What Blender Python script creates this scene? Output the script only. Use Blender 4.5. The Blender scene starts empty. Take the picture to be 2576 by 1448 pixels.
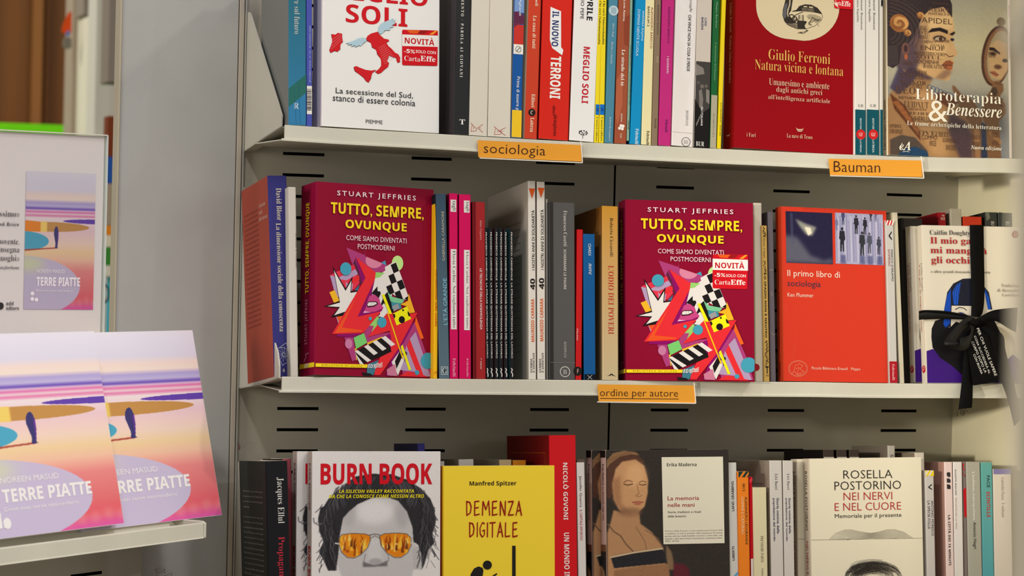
import bpy, bmesh, math, random, unicodedata
import numpy as np
from mathutils import Vector, Matrix
from mathutils.geometry import tessellate_polygon

SC = bpy.context.scene
COL = SC.collection
random.seed(7)
Z0 = 1.3                                   # height of the slotted panel's datum row above the floor

# ------------------------------------------------------------------ camera
FPX, IW, IH = 6500.0, 2576.0, 1448.0
CAM = Vector((-0.6911, -2.9722, -0.1088 + Z0))
YAW, PITCH, ROLL = 0.3180, -0.0141, 0.0240
FWD = Vector((math.sin(YAW)*math.cos(PITCH), math.cos(YAW)*math.cos(PITCH), math.sin(PITCH)))
_R = Vector((math.cos(YAW), -math.sin(YAW), 0)); _U = _R.cross(FWD)
RGT = _R*math.cos(ROLL) + _U*math.sin(ROLL)
UPV = -_R*math.sin(ROLL) + _U*math.cos(ROLL)
cd = bpy.data.cameras.new('camera'); cam = bpy.data.objects.new('camera', cd); COL.objects.link(cam)
cd.sensor_fit = 'HORIZONTAL'; cd.sensor_width = 36.0; cd.lens = FPX/IW*36.0
cd.clip_start = 0.05; cd.clip_end = 100
cam.matrix_world = Matrix(((RGT.x, UPV.x, -FWD.x, CAM.x), (RGT.y, UPV.y, -FWD.y, CAM.y), (RGT.z, UPV.z, -FWD.z, CAM.z), (0, 0, 0, 1)))
cd.dof.use_dof = True; cd.dof.focus_distance = 2.95; cd.dof.aperture_fstop = 9.0
SC.camera = cam

# ------------------------------------------------------------------ view, world, lights
SC.view_settings.view_transform = 'Standard'; SC.view_settings.look = 'None'
SC.view_settings.gamma = 1.0; SC.view_settings.use_curve_mapping = False
SC.view_settings.exposure = 0.08
w = bpy.data.worlds.new('shop_air'); SC.world = w; w.use_nodes = True
w.node_tree.nodes['Background'].inputs[0].default_value = (1.0, 0.93, 0.82, 1)
w.node_tree.nodes['Background'].inputs[1].default_value = 0.42

def area(name, loc, target, sx, sy, power, col):
    l = bpy.data.lights.new(name, 'AREA'); l.shape = 'RECTANGLE'; l.size = sx; l.size_y = sy
    l.energy = power; l.color = col
    o = bpy.data.objects.new(name, l); COL.objects.link(o); o.location = loc
    o.rotation_euler = (Vector(target)-Vector(loc)).to_track_quat('-Z', 'Y').to_euler()
    return o
area('ceiling_track_lamp', (1.5, -1.5, 3.0), (0.5, -0.1, 1.2), 0.14, 0.14, 12, (1.0, 0.91, 0.78))
area('ceiling_track_lamp', (-0.9, -1.4, 3.0), (0.2, -0.1, 1.2), 0.14, 0.14, 12, (0.96, 0.97, 1.0))
area('ceiling_panel_lamp', (0.3, -2.2, 3.1), (0.3, -0.1, 1.2), 1.6, 0.5, 18, (1.0, 0.97, 0.93))
area('aisle_fill', (-2.6, -1.05, 1.5), (0.9, -0.2, 1.25), 0.7, 0.7, 24, (1.0, 0.95, 0.85))  # added soft light from the left, set to brighten the right side panel
def spot(name, loc, target, power, deg, col, rad=.06):
    l = bpy.data.lights.new(name, 'SPOT'); l.energy = power; l.spot_size = math.radians(deg); l.spot_blend = 1.0; l.color = col; l.shadow_soft_size = rad
    o = bpy.data.objects.new(name, l); COL.objects.link(o); o.location = loc
    o.rotation_euler = (Vector(target)-Vector(loc)).to_track_quat('-Z', 'Y').to_euler(); return o
spot('side_panel_fill_spot', (-2.2, -1.7, 1.34), (1.2, -0.08, 1.12), 270, 14, (1.0, 0.92, 0.74))  # added spot, no fixture seen, brightens only the right end of the bay
spot('ledge_fill_spot', (0.5, -2.5, 2.3), (-0.33, -0.27, 1.02), 70, 19, (1.0, 0.98, 0.98), .1)  # added spot that brightens the ledge books, its fixture unseen
area('window_strip_lamp', (1.75, -3.2, 1.95), (0.55, -0.2, 1.5), 0.1, 0.9, 5, (0.86, 0.88, 1.0))
area('ceiling_panel_lamp', (-1.6, 3.2, 3.1), (-1.8, 4.0, 0.9), 1.2, 1.2, 60, (1.0, 0.95, 0.88))

# ------------------------------------------------------------------ maths from photo pixels to real surfaces
def ray(px, py): return (FWD + RGT*((px-IW/2)/FPX) - UPV*((py-IH/2)/FPX))
def hit(px, py, P0, n):
    d = ray(px, py); return CAM + d*((P0-CAM).dot(n)/d.dot(n))
def at(px, py, dist): return CAM + ray(px, py)*dist
class Face:
    """a flat surface in the shop: origin, right, up and outward normal, all in world space"""
    def __init__(s, o, ex, ey, n): s.o, s.ex, s.ey, s.n = o, ex, ey, n
    def uv(s, px, py):
        p = hit(px, py, s.o, s.n) - s.o; return p.dot(s.ex), p.dot(s.ey)
    def pt(s, u, v, lift=0.0): return s.o + s.ex*u + s.ey*v + s.n*lift

# ------------------------------------------------------------------ materials
GAIN = 1.0
def lin(c):
    r = []
    for v in c[:3]:
        v = max(0.0, v)/255.0
        r.append(min(0.9, GAIN*(v/12.92 if v <= 0.04045 else ((v+0.055)/1.055)**2.4)))
    return (r[0], r[1], r[2], 1.0)
MC = {}
def mat(c, kind='matt'):
    """c = rgb 0-255, or (rgb_top, rgb_bottom) for a gradient of print or painted light"""
    key = (c, kind)
    if key in MC: return MC[key]
    m = bpy.data.materials.new(kind); m.use_nodes = True; nt = m.node_tree; b = nt.nodes['Principled BSDF']
    N = nt.nodes.new; L = nt.links.new
    rough, spec = {'matt': (.5, .12), 'void': (1, 0), 'gloss': (.4, .04), 'wrap': (.5, .06), 'metal_paint': (.45, .2), 'paper': (.8, .1), 'ink': (.5, .1),
                   'white_metal': (.35, .3), 'wood': (.5, .3), 'ribbon': (.65, .05), 'plain': (.6, .12), 'glitter': (.5, .2)}.get(kind, (.5, .4))
    b.inputs['Roughness'].default_value = rough; b.inputs['Specular IOR Level'].default_value = spec
    if isinstance(c[0], tuple):
        tc = N('ShaderNodeTexCoord'); sp = N('ShaderNodeSeparateXYZ'); cr = N('ShaderNodeValToRGB')
        L(tc.outputs['Generated'], sp.inputs[0]); L(sp.outputs[2], cr.inputs[0])
        cr.color_ramp.elements[0].color = lin(c[1]); cr.color_ramp.elements[1].color = lin(c[0])
        src = cr.outputs[0]; L(src, b.inputs['Base Color'])
    else:
        b.inputs['Base Color'].default_value = lin(c); src = None
    if kind in ('gloss', 'wrap'):
        b.inputs['Coat Weight'].default_value = .14 if kind == 'gloss' else .25; b.inputs['Coat Roughness'].default_value = .08
        nz = N('ShaderNodeTexNoise'); nz.inputs['Scale'].default_value = 35 if kind == 'gloss' else 60; nz.inputs['Detail'].default_value = 3
        tc2 = N('ShaderNodeTexCoord'); mp = N('ShaderNodeMapping'); mp.inputs['Scale'].default_value = (1, 1, .35) if kind == 'wrap' else (1, 1, 1)
        L(tc2.outputs['Object'], mp.inputs[0]); L(mp.outputs[0], nz.inputs['Vector'])
        bp = N('ShaderNodeBump'); bp.inputs['Strength'].default_value = .1 if kind == 'gloss' else .35; bp.inputs['Distance'].default_value = .002
        L(nz.outputs[0], bp.inputs['Height']); L(bp.outputs[0], b.inputs['Coat Normal'])
    if kind in ('metal_paint', 'white_metal'):
        nz = N('ShaderNodeTexNoise'); nz.inputs['Scale'].default_value = 900; nz.inputs['Detail'].default_value = 2
        tc2 = N('ShaderNodeTexCoord'); L(tc2.outputs['Object'], nz.inputs['Vector'])
        bp = N('ShaderNodeBump'); bp.inputs['Strength'].default_value = .25; bp.inputs['Distance'].default_value = .0006
        L(nz.outputs[0], bp.inputs['Height']); L(bp.outputs[0], b.inputs['Normal'])
        n2 = N('ShaderNodeTexNoise'); n2.inputs['Scale'].default_value = 9; n2.inputs['Detail'].default_value = 6
        L(tc2.outputs['Object'], n2.inputs['Vector'])
        cr = N('ShaderNodeValToRGB'); a = lin(c)
        cr.color_ramp.elements[0].position = .3; cr.color_ramp.elements[0].color = tuple(x*.93 for x in a[:3])+(1,)
        cr.color_ramp.elements[1].position = .7; cr.color_ramp.elements[1].color = tuple(min(1, x*1.04) for x in a[:3])+(1,)
        L(n2.outputs[0], cr.inputs[0]); L(cr.outputs[0], b.inputs['Base Color'])
    if kind == 'paper':                                   # page block: fine leaf lines
        tc2 = N('ShaderNodeTexCoord'); wv = N('ShaderNodeTexWave'); wv.inputs['Scale'].default_value = 420; wv.bands_direction = 'X'
        wv.inputs['Distortion'].default_value = 2
        L(tc2.outputs['Object'], wv.inputs['Vector']); bp = N('ShaderNodeBump'); bp.inputs['Strength'].default_value = .5; bp.inputs['Distance'].default_value = .0004
        L(wv.outputs[1], bp.inputs['Height']); L(bp.outputs[0], b.inputs['Normal'])
    if kind == 'wood':
        tc2 = N('ShaderNodeTexCoord'); mp = N('ShaderNodeMapping'); mp.inputs['Scale'].default_value = (6, 6, .25); wv = N('ShaderNodeTexNoise'); wv.inputs['Scale'].default_value = 2.2
        L(tc2.outputs['Object'], mp.inputs[0]); L(mp.outputs[0], wv.inputs['Vector']); cr = N('ShaderNodeValToRGB'); a = lin(c)
        cr.color_ramp.elements[0].position = .35; cr.color_ramp.elements[0].color = tuple(x*.8 for x in a[:3])+(1,); cr.color_ramp.elements[1].position = .65; cr.color_ramp.elements[1].color = tuple(min(1, x*1.12) for x in a[:3])+(1,)
        L(wv.outputs[0], cr.inputs[0]); L(cr.outputs[0], b.inputs['Base Color'])
    if kind == 'glitter':
        tc2 = N('ShaderNodeTexCoord'); nz = N('ShaderNodeTexVoronoi'); nz.inputs['Scale'].default_value = 1600; cr = N('ShaderNodeValToRGB')
        cr.color_ramp.elements[0].position = 0; cr.color_ramp.elements[0].color = (.09, .09, .09, 1); cr.color_ramp.elements[1].position = .2; cr.color_ramp.elements[1].color = lin(c)
        L(tc2.outputs['Object'], nz.inputs['Vector']); L(nz.outputs[0], cr.inputs[0]); L(cr.outputs[0], b.inputs['Base Color'])
    if kind == 'clear':
        b.inputs['Transmission Weight'].default_value = 1.0; b.inputs['Roughness'].default_value = .03; b.inputs['IOR'].default_value = 1.2
        b.inputs['Base Color'].default_value = (.97, .98, .98, 1)
        tr = N('ShaderNodeBsdfTransparent'); mx = N('ShaderNodeMixShader'); mx.inputs[0].default_value = .1
        L(tr.outputs[0], mx.inputs[1]); L(b.outputs[0], mx.inputs[2]); L(mx.outputs[0], nt.nodes['Material Output'].inputs[0])
    MC[key] = m; return m
def vmat():
    if 'v' in MC: return MC['v']
    m = bpy.data.materials.new('printed_picture'); m.use_nodes = True; nt = m.node_tree; b = nt.nodes['Principled BSDF']
    a = nt.nodes.new('ShaderNodeAttribute'); a.attribute_name = 'Col'; nt.links.new(a.outputs['Color'], b.inputs['Base Color'])
    b.inputs['Roughness'].default_value = .45; b.inputs['Specular IOR Level'].default_value = .12
    MC['v'] = m; return m

# ------------------------------------------------------------------ objects
def tag(o, label=None, cat=None, group=None, kind=None):
    if label: o['label'] = label
    if cat: o['category'] = cat
    if group: o['group'] = group
    if kind: o['kind'] = kind
    return o
def empty(name, M=None):
    o = bpy.data.objects.new(name, None); o.empty_display_size = .02; COL.objects.link(o)
    if M is not None: o.matrix_world = M
    return o
def mesh(name, V, F, mats, idx=None, parent=None, smooth=False):
    me = bpy.data.meshes.new(name); me.from_pydata([tuple(v) for v in V], [], F)
    for m in mats: me.materials.append(m)
    if idx is not None: me.polygons.foreach_set('material_index', idx)
    if smooth: me.polygons.foreach_set('use_smooth', [True]*len(F))
    me.update()
    o = bpy.data.objects.new(name, me); COL.objects.link(o)
    if parent: o.parent = parent
    return o
class MB:
    """collects simple solids into one mesh"""
    def __init__(s): s.V, s.F, s.I, s.M = [], [], [], []
    def mi(s, m):
        if m not in s.M: s.M.append(m)
        return s.M.index(m)
    def add(s, V, F, m):
        k = len(s.V); s.V += [Vector(v) for v in V]; i = s.mi(m)
        for f in F: s.F.append([k+j for j in f]); s.I.append(i)
        return s
    def box(s, a, b, m):
        x0, y0, z0 = a; x1, y1, z1 = b
        return s.add([(x0, y0, z0), (x1, y0, z0), (x1, y1, z0), (x0, y1, z0), (x0, y0, z1), (x1, y0, z1), (x1, y1, z1), (x0, y1, z1)],
                     [(0, 3, 2, 1), (4, 5, 6, 7), (0, 1, 5, 4), (1, 2, 6, 5), (2, 3, 7, 6), (3, 0, 4, 7)], m)
    def prism(s, pts, off, m):
        """closed polygon of 3-D points pushed along the vector off"""
        n = len(pts); P = [Vector(p) for p in pts]; Q = [p+Vector(off) for p in P]
        tri = tessellate_polygon([P])
        F = [tuple(t) for t in tri] + [tuple(n+j for j in reversed(t)) for t in tri] + [(i, (i+1) % n, n+(i+1) % n, n+i) for i in range(n)]
        return s.add(P+Q, F, m)
    def sheet(s, pts, m):
        P = [Vector(p) for p in pts]; return s.add(P, [tuple(t) for t in tessellate_polygon([P])], m)
    def build(s, name, parent=None, smooth=False, bevel=0):
        o = mesh(name, s.V, s.F, s.M, s.I, parent, smooth)
        bm = bmesh.new(); bm.from_mesh(o.data); bmesh.ops.recalc_face_normals(bm, faces=bm.faces); bm.to_mesh(o.data); bm.free()
        if bevel:
            b = o.modifiers.new('edge', 'BEVEL'); b.width = bevel; b.segments = 2; b.limit_method = 'ANGLE'; b.angle_limit = math.radians(40)
        return o

# ------------------------------------------------------------------ lettering
def _map(ch, up, lo, dg, exc={}):
    if ch in exc: return exc[ch]
    if 'A' <= ch <= 'Z': return chr(up+ord(ch)-65)
    if 'a' <= ch <= 'z': return chr(lo+ord(ch)-97)
    if '0' <= ch <= '9' and dg: return chr(dg+ord(ch)-48)
    return ch
STY = {'s': (None, 0), 't': (None, -.008), 'b': (None, .0115), 'X': ((0x1D5D4, 0x1D5EE, 0x1D7EC), .005), 'B': ((0x1D5D4, 0x1D5EE, 0x1D7EC), 0), 'H': ((0x1D5D4, 0x1D5EE, 0x1D7EC), .012),
       'r': ((0x1D400, 0x1D41A, 0x1D7CE), -.0125), 'R': ((0x1D400, 0x1D41A, 0x1D7CE), 0),
       'i': ((0x1D434, 0x1D44E, None, {'h': '\u210e'}), 0), 'I': ((0x1D468, 0x1D482, None), -.004), 'o': ((0x1D63C, 0x1D656, None), 0), 'm': ((0x1D670, 0x1D68A, 0x1D7F6), .006)}
TC = {}
def glyphs(txt, sty, sp=1.0):
    """2-D outline mesh of a line of text, scaled so that its ink fills 0..1 by 0..1"""
    key = (txt, sty, sp)
    if key in TC: return TC[key]
    if sty == 'b' and 'M' in txt: sty = 'B'
    mp, off = STY[sty]
    s = txt if mp is None else ''.join(_map(unicodedata.normalize('NFD', c)[0], mp[0], mp[1], mp[2], mp[3] if len(mp) > 3 else {}) for c in txt)
    cu = bpy.data.curves.new('t', 'FONT'); cu.body = s; cu.size = 1; cu.offset = off; cu.space_character = sp; cu.resolution_u = 2
    o = bpy.data.objects.new('t', cu); COL.objects.link(o)
    me = o.to_mesh(); n = len(me.vertices); co = np.zeros(n*3); me.vertices.foreach_get('co', co); co = co.reshape(-1, 3)[:, :2]
    F = [tuple(p.vertices) for p in me.polygons]
    o.to_mesh_clear()
    if mp is not None:                                # accents the outline alphabets lack: add the stroke by hand
        def box(t):
            cu.body = t; q = o.to_mesh(); v = np.array([x.co[:2] for x in q.vertices]); o.to_mesh_clear(); return v.min(0), v.max(0)
        for i, ch in enumerate(txt):
            nf = unicodedata.normalize('NFD', ch)
            if len(nf) == 2:
                (a0, a1), (b0, b1) = box(s[:i+1]); (c0, c1), (d0, d1) = box(s[i]); xm = b0-(d0-c0)/2; h = .2 if ch.isupper() else .16; wv = (d0-c0)*.2; sg = -1 if nf[1] == '\u0300' else 1
                k = len(co); y = d1+.05; co = np.vstack([co, [[xm-wv*.5*sg-wv*.45, y], [xm-wv*.5*sg+wv*.45, y], [xm+wv*.6*sg+wv*.55, y+h*.85], [xm+wv*.6*sg-wv*.55, y+h*.85]]]); F.append((k, k+1, k+2, k+3)); n += 4
    bpy.data.objects.remove(o); bpy.data.curves.remove(cu)
    if n == 0: co = np.array([[0, 0], [1, 0], [1, 1]]); F = []
    a = co.min(0); b = co.max(0); TC[key] = ((co-a)/np.maximum(b-a, 1e-6), F); return TC[key]
class Print:
    """flat print on a face: shapes and lettering, each a hair above the last"""
    def __init__(s, face, inv, base=.00008): s.f, s.inv, s.z = face, inv, base; s.V, s.F, s.I, s.M = [], [], [], []; s.step = .000012
    def _add(s, uv, F, c, kind='ink'):
        m = mat(c, kind)
        if m not in s.M: s.M.append(m)
        i = s.M.index(m); k = len(s.V)
        for u, v in uv: s.V.append(s.inv @ s.f.pt(u, v, s.z))
        for f in F: s.F.append([k+j for j in f]); s.I.append(i)
        s.z += s.step
    def poly(s, uv, c, kind='ink'):
        P = [Vector((u, v, 0)) for u, v in uv]; s._add(uv, [tuple(t) for t in tessellate_polygon([P])], c, kind)
    def rect(s, u0, v0, u1, v1, c, kind='ink'): s._add([(u0, v0), (u1, v0), (u1, v1), (u0, v1)], [(0, 1, 2, 3)], c, kind)
    def line(s, uv, wd, c):
        for a, b in zip(uv[:-1], uv[1:]):
            dx, dy = b[0]-a[0], b[1]-a[1]; l = math.hypot(dx, dy) or 1; nx, ny = -dy/l*wd/2, dx/l*wd/2
            s._add([(a[0]+nx, a[1]+ny), (b[0]+nx, b[1]+ny), (b[0]-nx, b[1]-ny), (a[0]-nx, a[1]-ny)], [(0, 1, 2, 3)], c); s.z -= s.step
        s.z += s.step
    def ell(s, cu, cv, ru, rv, c, n=28): s._add([(cu+ru*math.cos(2*math.pi*i/n), cv+rv*math.sin(2*math.pi*i/n)) for i in range(n)], [tuple(range(n))], c)
    def text(s, txt, sty, c, u0, v0, u1, v1, d='h', sp=1.0):
        g, F = glyphs(txt, sty, sp)
        if d == 'h': uv = [(u0+(u1-u0)*x, v0+(v1-v0)*y) for x, y in g]
        elif d == 'd': uv = [(u0+(u1-u0)*y, v1-(v1-v0)*x) for x, y in g]
        else: uv = [(u1-(u1-u0)*y, v0+(v1-v0)*x) for x, y in g]
        s._add(uv, F, c)
    def build(s, name, parent):
        if not s.F: return None
        o = mesh(name, s.V, s.F, s.M, s.I, parent); s.V, s.F, s.I, s.M = [], [], [], []; return o

# crop frames in which positions on the photograph were measured: x0, y0, scale
CR = {'W': (0, 0, 1), 'A': (600, 0, 3.448), 'B': (1100, 0, 3.448), 'C': (1500, 0, 3.448), 'D': (2050, 0, 3.017), 'E': (600, 430, 2.633),
      'F': (1060, 430, 2.633), 'G': (1540, 430, 2.633), 'H': (1860, 430, 2.633), 'I': (2200, 430, 2.298), 'J': (560, 1040, 3.548),
      'K': (1060, 1040, 3.55), 'L': (1440, 1040, 3.55), 'M': (1820, 1090, 4.045), 'N': (2220, 1090, 4.045), 'O': (1590, 640, 4.456),
      'P': (2300, 740, 4.525), 'Q': (2216, 0, 3.62), 'S': (1880, 0, 9.2), 'T': (0, 300, 2.784), 'U': (0, 780, 2.167), 'Y': (1180, 360, 7.24), 'Z': (1490, 940, 8.883)}
def cx(k, x, y): o = CR[k]; return o[0]+x/o[2], o[1]+y/o[2]

# ------------------------------------------------------------------ shelves: lip height along the shelf, from the photograph
YF = -0.21
def lipz_from(pts):
    out = []
    for px, py in pts:
        p = hit(px, py, Vector((0, YF, 0)), Vector((0, 1, 0))); out.append((p.x, p.z))
    return out
LIP = {1: lipz_from([(717, 314), (860, 323.5), (1100, 336.5), (1204, 343), (1462, 357.5), (1600, 364), (1848, 376), (2090, 387), (2315, 395.5), (2545, 398)]),
       2: lipz_from([(710, 947), (860, 948.3), (1060, 952), (1493, 956), (1750, 958.5), (2060, 961), (2200, 964), (2545, 965)])}
LIP[3] = [(x, z-.275) for x, z in LIP[2]]
def lipz(row, x): L = LIP[row]; return float(np.interp(x, [a[0] for a in L], [a[1] for a in L]))
TILT = {1: math.radians(5.0), 2: math.radians(6.6), 3: math.radians(4.6)}
ROWNAME = {1: 'books standing on the top shelf', 2: 'books standing on the middle shelf', 3: 'books standing on the bottom shelf'}

# ------------------------------------------------------------------ a paperback book
def make_book(O, ex, ey, ez, T, D, H, cols, label, group, kind='matt', page=(214, 202, 176), hard=False):
    """local x: thickness (back cover to front cover), y: spine to fore-edge, z: up"""
    M = Matrix(((ex.x, ey.x, ez.x, O.x), (ex.y, ey.y, ez.y, O.y), (ex.z, ey.z, ez.z, O.z), (0, 0, 0, 1)))
    root = tag(empty('book', M), label, 'book', group); root['h'] = H
    del root['h']
    c = .0006 if not hard else .002; r = min(.0012, T*.2)
    # U-shaped cover outline, outer with rounded spine edges then inner
    out = [(0, D), (0, r), (r*.3, r*.3), (r, 0), (T-r, 0), (T-r*.3, r*.3), (T, r), (T, D)]
    inn = [(T-c, D), (T-c, c*1.2), (c, c*1.2), (c, D)]
    P = out+inn; n = len(P)
    V = [(x, y, 0) for x, y in P]+[(x, y, H) for x, y in P]
    sp, lf, fr = (cols+cols)[:3] if len(cols) >= 2 and isinstance(cols, list) else (cols, cols, cols)
    if isinstance(cols, list):
        sp = cols[0]; lf = cols[1] if len(cols) > 1 else cols[0]; fr = cols[2] if len(cols) > 2 else lf
    ms = [mat(sp, kind), mat(lf, kind), mat(fr, kind), mat((225, 220, 208), 'plain')]
    F, I = [], []
    for i in range(n):
        j = (i+1) % n; F.append((i, j, n+j, n+i))
        I.append(1 if i == 0 else 2 if i == 6 else 0 if i < 6 else 3)
    for z in (0, n):
        for q in ((0, 1, 10, 11), (1, 2, 10), (2, 3, 10), (3, 4, 9, 10), (4, 5, 9), (5, 6, 9), (6, 7, 8, 9)):
            F.append(tuple(z+k for k in (q if z else q[::-1]))); I.append(3)
    cov = mesh('cover', V, F, ms, I, root)
    g = .0006 if not hard else .003
    pb = MB(); pb.box((c, c*1.2, g), (T-c, D-.0008-(0 if not hard else .003), H-g), mat(page, 'paper')); pb.build('page_block', root)
    W = lambda p: M @ Vector(p)
    fs = Face(W((0, 0, 0)), ex, ez, -ey); ff = Face(W((T, 0, 0)), ey, ez, ex); fl = Face(W((0, D, 0)), -ey, ez, -ex)
    return dict(root=root, cover=cov, M=M, inv=M.inverted(), T=T, D=D, H=H, spine=fs, front=ff, left=fl)

def spine_book(row, k, A, B, xr, cols, label, prints=(), D=.135, yf=YF+.001, kind='matt', H=None, tilt=None, lift=0, page=(214, 202, 176), hard=False, gap=.0004):
    """A: lower point and B: top corner of the spine's left edge, xr: right edge at A's height (crop k)"""
    t = TILT[row] if tilt is None else tilt
    a = cx(k, *A); b = cx(k, *B); r = cx(k, xr, A[1])
    p = hit(a[0], a[1], Vector((0, yf, 0)), Vector((0, 1, 0)))
    up = Vector((0, math.sin(t), math.cos(t))); inn = Vector((0, math.cos(t), -math.sin(t))); X = Vector((1, 0, 0))
    zb = lipz(row, p.x)+.0004+lift-(yf-YF)*math.tan(t)*.6
    P0 = Vector((0, yf, zb)); f = Face(P0, X, up, -inn)
    ua, va = f.uv(*a); ub, vb = f.uv(*b); ur, vr = f.uv(*r)
    ph = math.atan2(ub-ua, vb-va); ez = up*math.cos(ph)+X*math.sin(ph); ex = X*math.cos(ph)-up*math.sin(ph)
    T = (ur-ua)*math.cos(ph)-gap; u0 = ua-va*math.tan(ph)
    sh = max(0, T*math.sin(ph)); O = P0+X*u0+up*sh
    h = H if H else vb/math.cos(ph)-sh
    bk = make_book(O, ex, inn, ez, T, D, h, cols, label, ROWNAME[row], kind, page, hard)
    bk['k'] = k; bk['edge'] = (a, b, r[0]-a[0])
    do_spine(bk, prints); return bk
def spx(bk, y):
    a, b, wd = bk['edge']; return a[0]+(b[0]-a[0])*(y-a[1])/(b[1]-a[1] or 1)+wd/2
def do_spine(bk, prints, name='spine_lettering'):
    pr = Print(bk['spine'], bk['inv'], .00025); T = bk['T']; k = bk['k']
    V = lambda y: bk['spine'].uv(spx(bk, cx(k, 0, y)[1]), cx(k, 0, y)[1])[1]
    last = None
    for q in prints:
        kd = q[0] if q[0] in ('band', 'dot', 'P', 'L') else 'text'
        if last and (kd in ('band', 'text') or last in ('band', 'text')): pr.build({'band': 'colour_band', 'text': 'lettering'}.get(last, 'emblem'), bk['cover'])
        last = kd
        if q[0] == 'band':
            _, c, y0, y1, f0, f1 = q; v1 = min(bk['H'], V(y0)); v0 = max(0, V(y1)); pr.rect(max(.0004, T*f0), v0, min(T-.0004, T*f1), v1, c)
        elif q[0] == 'dot':
            _, c, y, fx, r = q; pr.ell(T*fx, V(y), r, r, c)
        elif q[0] == 'P':
            pr.poly([(T*fx, V(y)) for fx, y in q[2]], q[1])
        elif q[0] == 'L':
            pr.line([(T*fx, V(y)) for fx, y in q[3]], q[2], q[1])
        else:
            txt, sty, c, y0, y1, f0, f1 = q[:7]; d = q[7] if len(q) > 7 else 'd'; sp = q[8] if len(q) > 8 else 1.0
            pr.text(txt, sty, c, T*f0, V(y1), T*f1, V(y0), d, sp)
    pr.build({'band': 'colour_band', 'text': 'lettering'}.get(last, 'emblem'), bk['cover'])

def face_book(row, k, BL, BR, TL, T, cols, label, yaw=0, yf=YF+.001, kind='matt', basis=None, group=None, lift=0, page=(214, 202, 176), H=None):
    """a book shown cover out: bottom corners BL, BR and top-left TL of the cover in crop k"""
    bl, br, tl = cx(k, *BL), cx(k, *BR), cx(k, *TL)
    if basis: P0, R, t = basis; Ih = Vector((-R.y, R.x, 0))
    else:
        t = TILT[row]; p = hit(bl[0], bl[1], Vector((0, yf, 0)), Vector((0, 1, 0)))
        P0 = Vector((p.x, yf, lipz(row, p.x)+.0004+lift)); R = Vector((math.cos(yaw), math.sin(yaw), 0)); Ih = Vector((-math.sin(yaw), math.cos(yaw), 0))
    Z = Vector((0, 0, 1)); up = Ih*math.sin(t)+Z*math.cos(t); inn = Ih*math.cos(t)-Z*math.sin(t)
    f = Face(P0, R, up, -inn)
    a = f.uv(*bl); b = f.uv(*br); c = f.uv(*tl)
    if not basis: a = (a[0], 0.0)
    ph = math.atan2(c[0]-a[0], c[1]-a[1]); ez = up*math.cos(ph)+R*math.sin(ph); ey = R*math.cos(ph)-up*math.sin(ph)
    C = P0+R*a[0]+up*a[1]; D = (b[0]-a[0])/math.cos(ph); h = H or math.hypot(c[0]-a[0], c[1]-a[1])
    if not basis and ph > 0: C = C+up*D*math.sin(ph)*.5
    bk = make_book(C+inn*T, -inn, ey, ez, T, D, h, cols, label, group or ROWNAME.get(row), kind, page)
    bk['k'] = k; return bk
def cover_print(bk, items, name='cover_lettering', face='front', k=None, base=.00025, src=None):
    """items are measured on the cover of src (another copy of the title) when given"""
    q0 = src or bk; pr = Print(bk[face], bk['inv'], base); k = k or q0['k']; f = q0[face]; sx, sy = bk['D']/q0['D'], bk['H']/q0['H']
    UV = lambda x, y: (f.uv(*cx(k, x, y))[0]*sx, f.uv(*cx(k, x, y))[1]*sy)
    UW = lambda x, y: (min(max(UV(x, y)[0], .0004), bk['D']-.0003), min(max(UV(x, y)[1], .0004), bk['H']-.0004))
    for q in items:
        if q[0] == 'P': pr.poly([UW(*p) for p in q[2]], q[1])
        elif q[0] == 'E':
            c, x, y, rx, ry = q[1:6]; n = 28
            pr.poly([UW(x+rx*math.cos(2*math.pi*i/n), y+ry*math.sin(2*math.pi*i/n)) for i in range(n)], c)
        elif q[0] == 'L': pr.line([UW(*p) for p in q[3]], q[2], q[1])
        else:
            txt, sty, c, x0, y0, x1, y1 = q[:7]; sp = q[7] if len(q) > 7 else 1.0
            ym = (y0+y1)/2; u0 = UV(x0, ym)[0]; u1 = UV(x1, ym)[0]; xm = (x0+x1)/2; v0 = UV(xm, y1)[1]; v1 = UV(xm, y0)[1]
            sole = name == 'cover_lettering'
            if sole: pr.build('emblem', bk['cover'])
            pr.text(txt, sty, c, u0, v0, u1, v1, 'h', sp)
            if sole: pr.build('lettering', bk['cover'])
    return pr.build('emblem' if name == 'cover_lettering' else name, bk['cover'])

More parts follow.
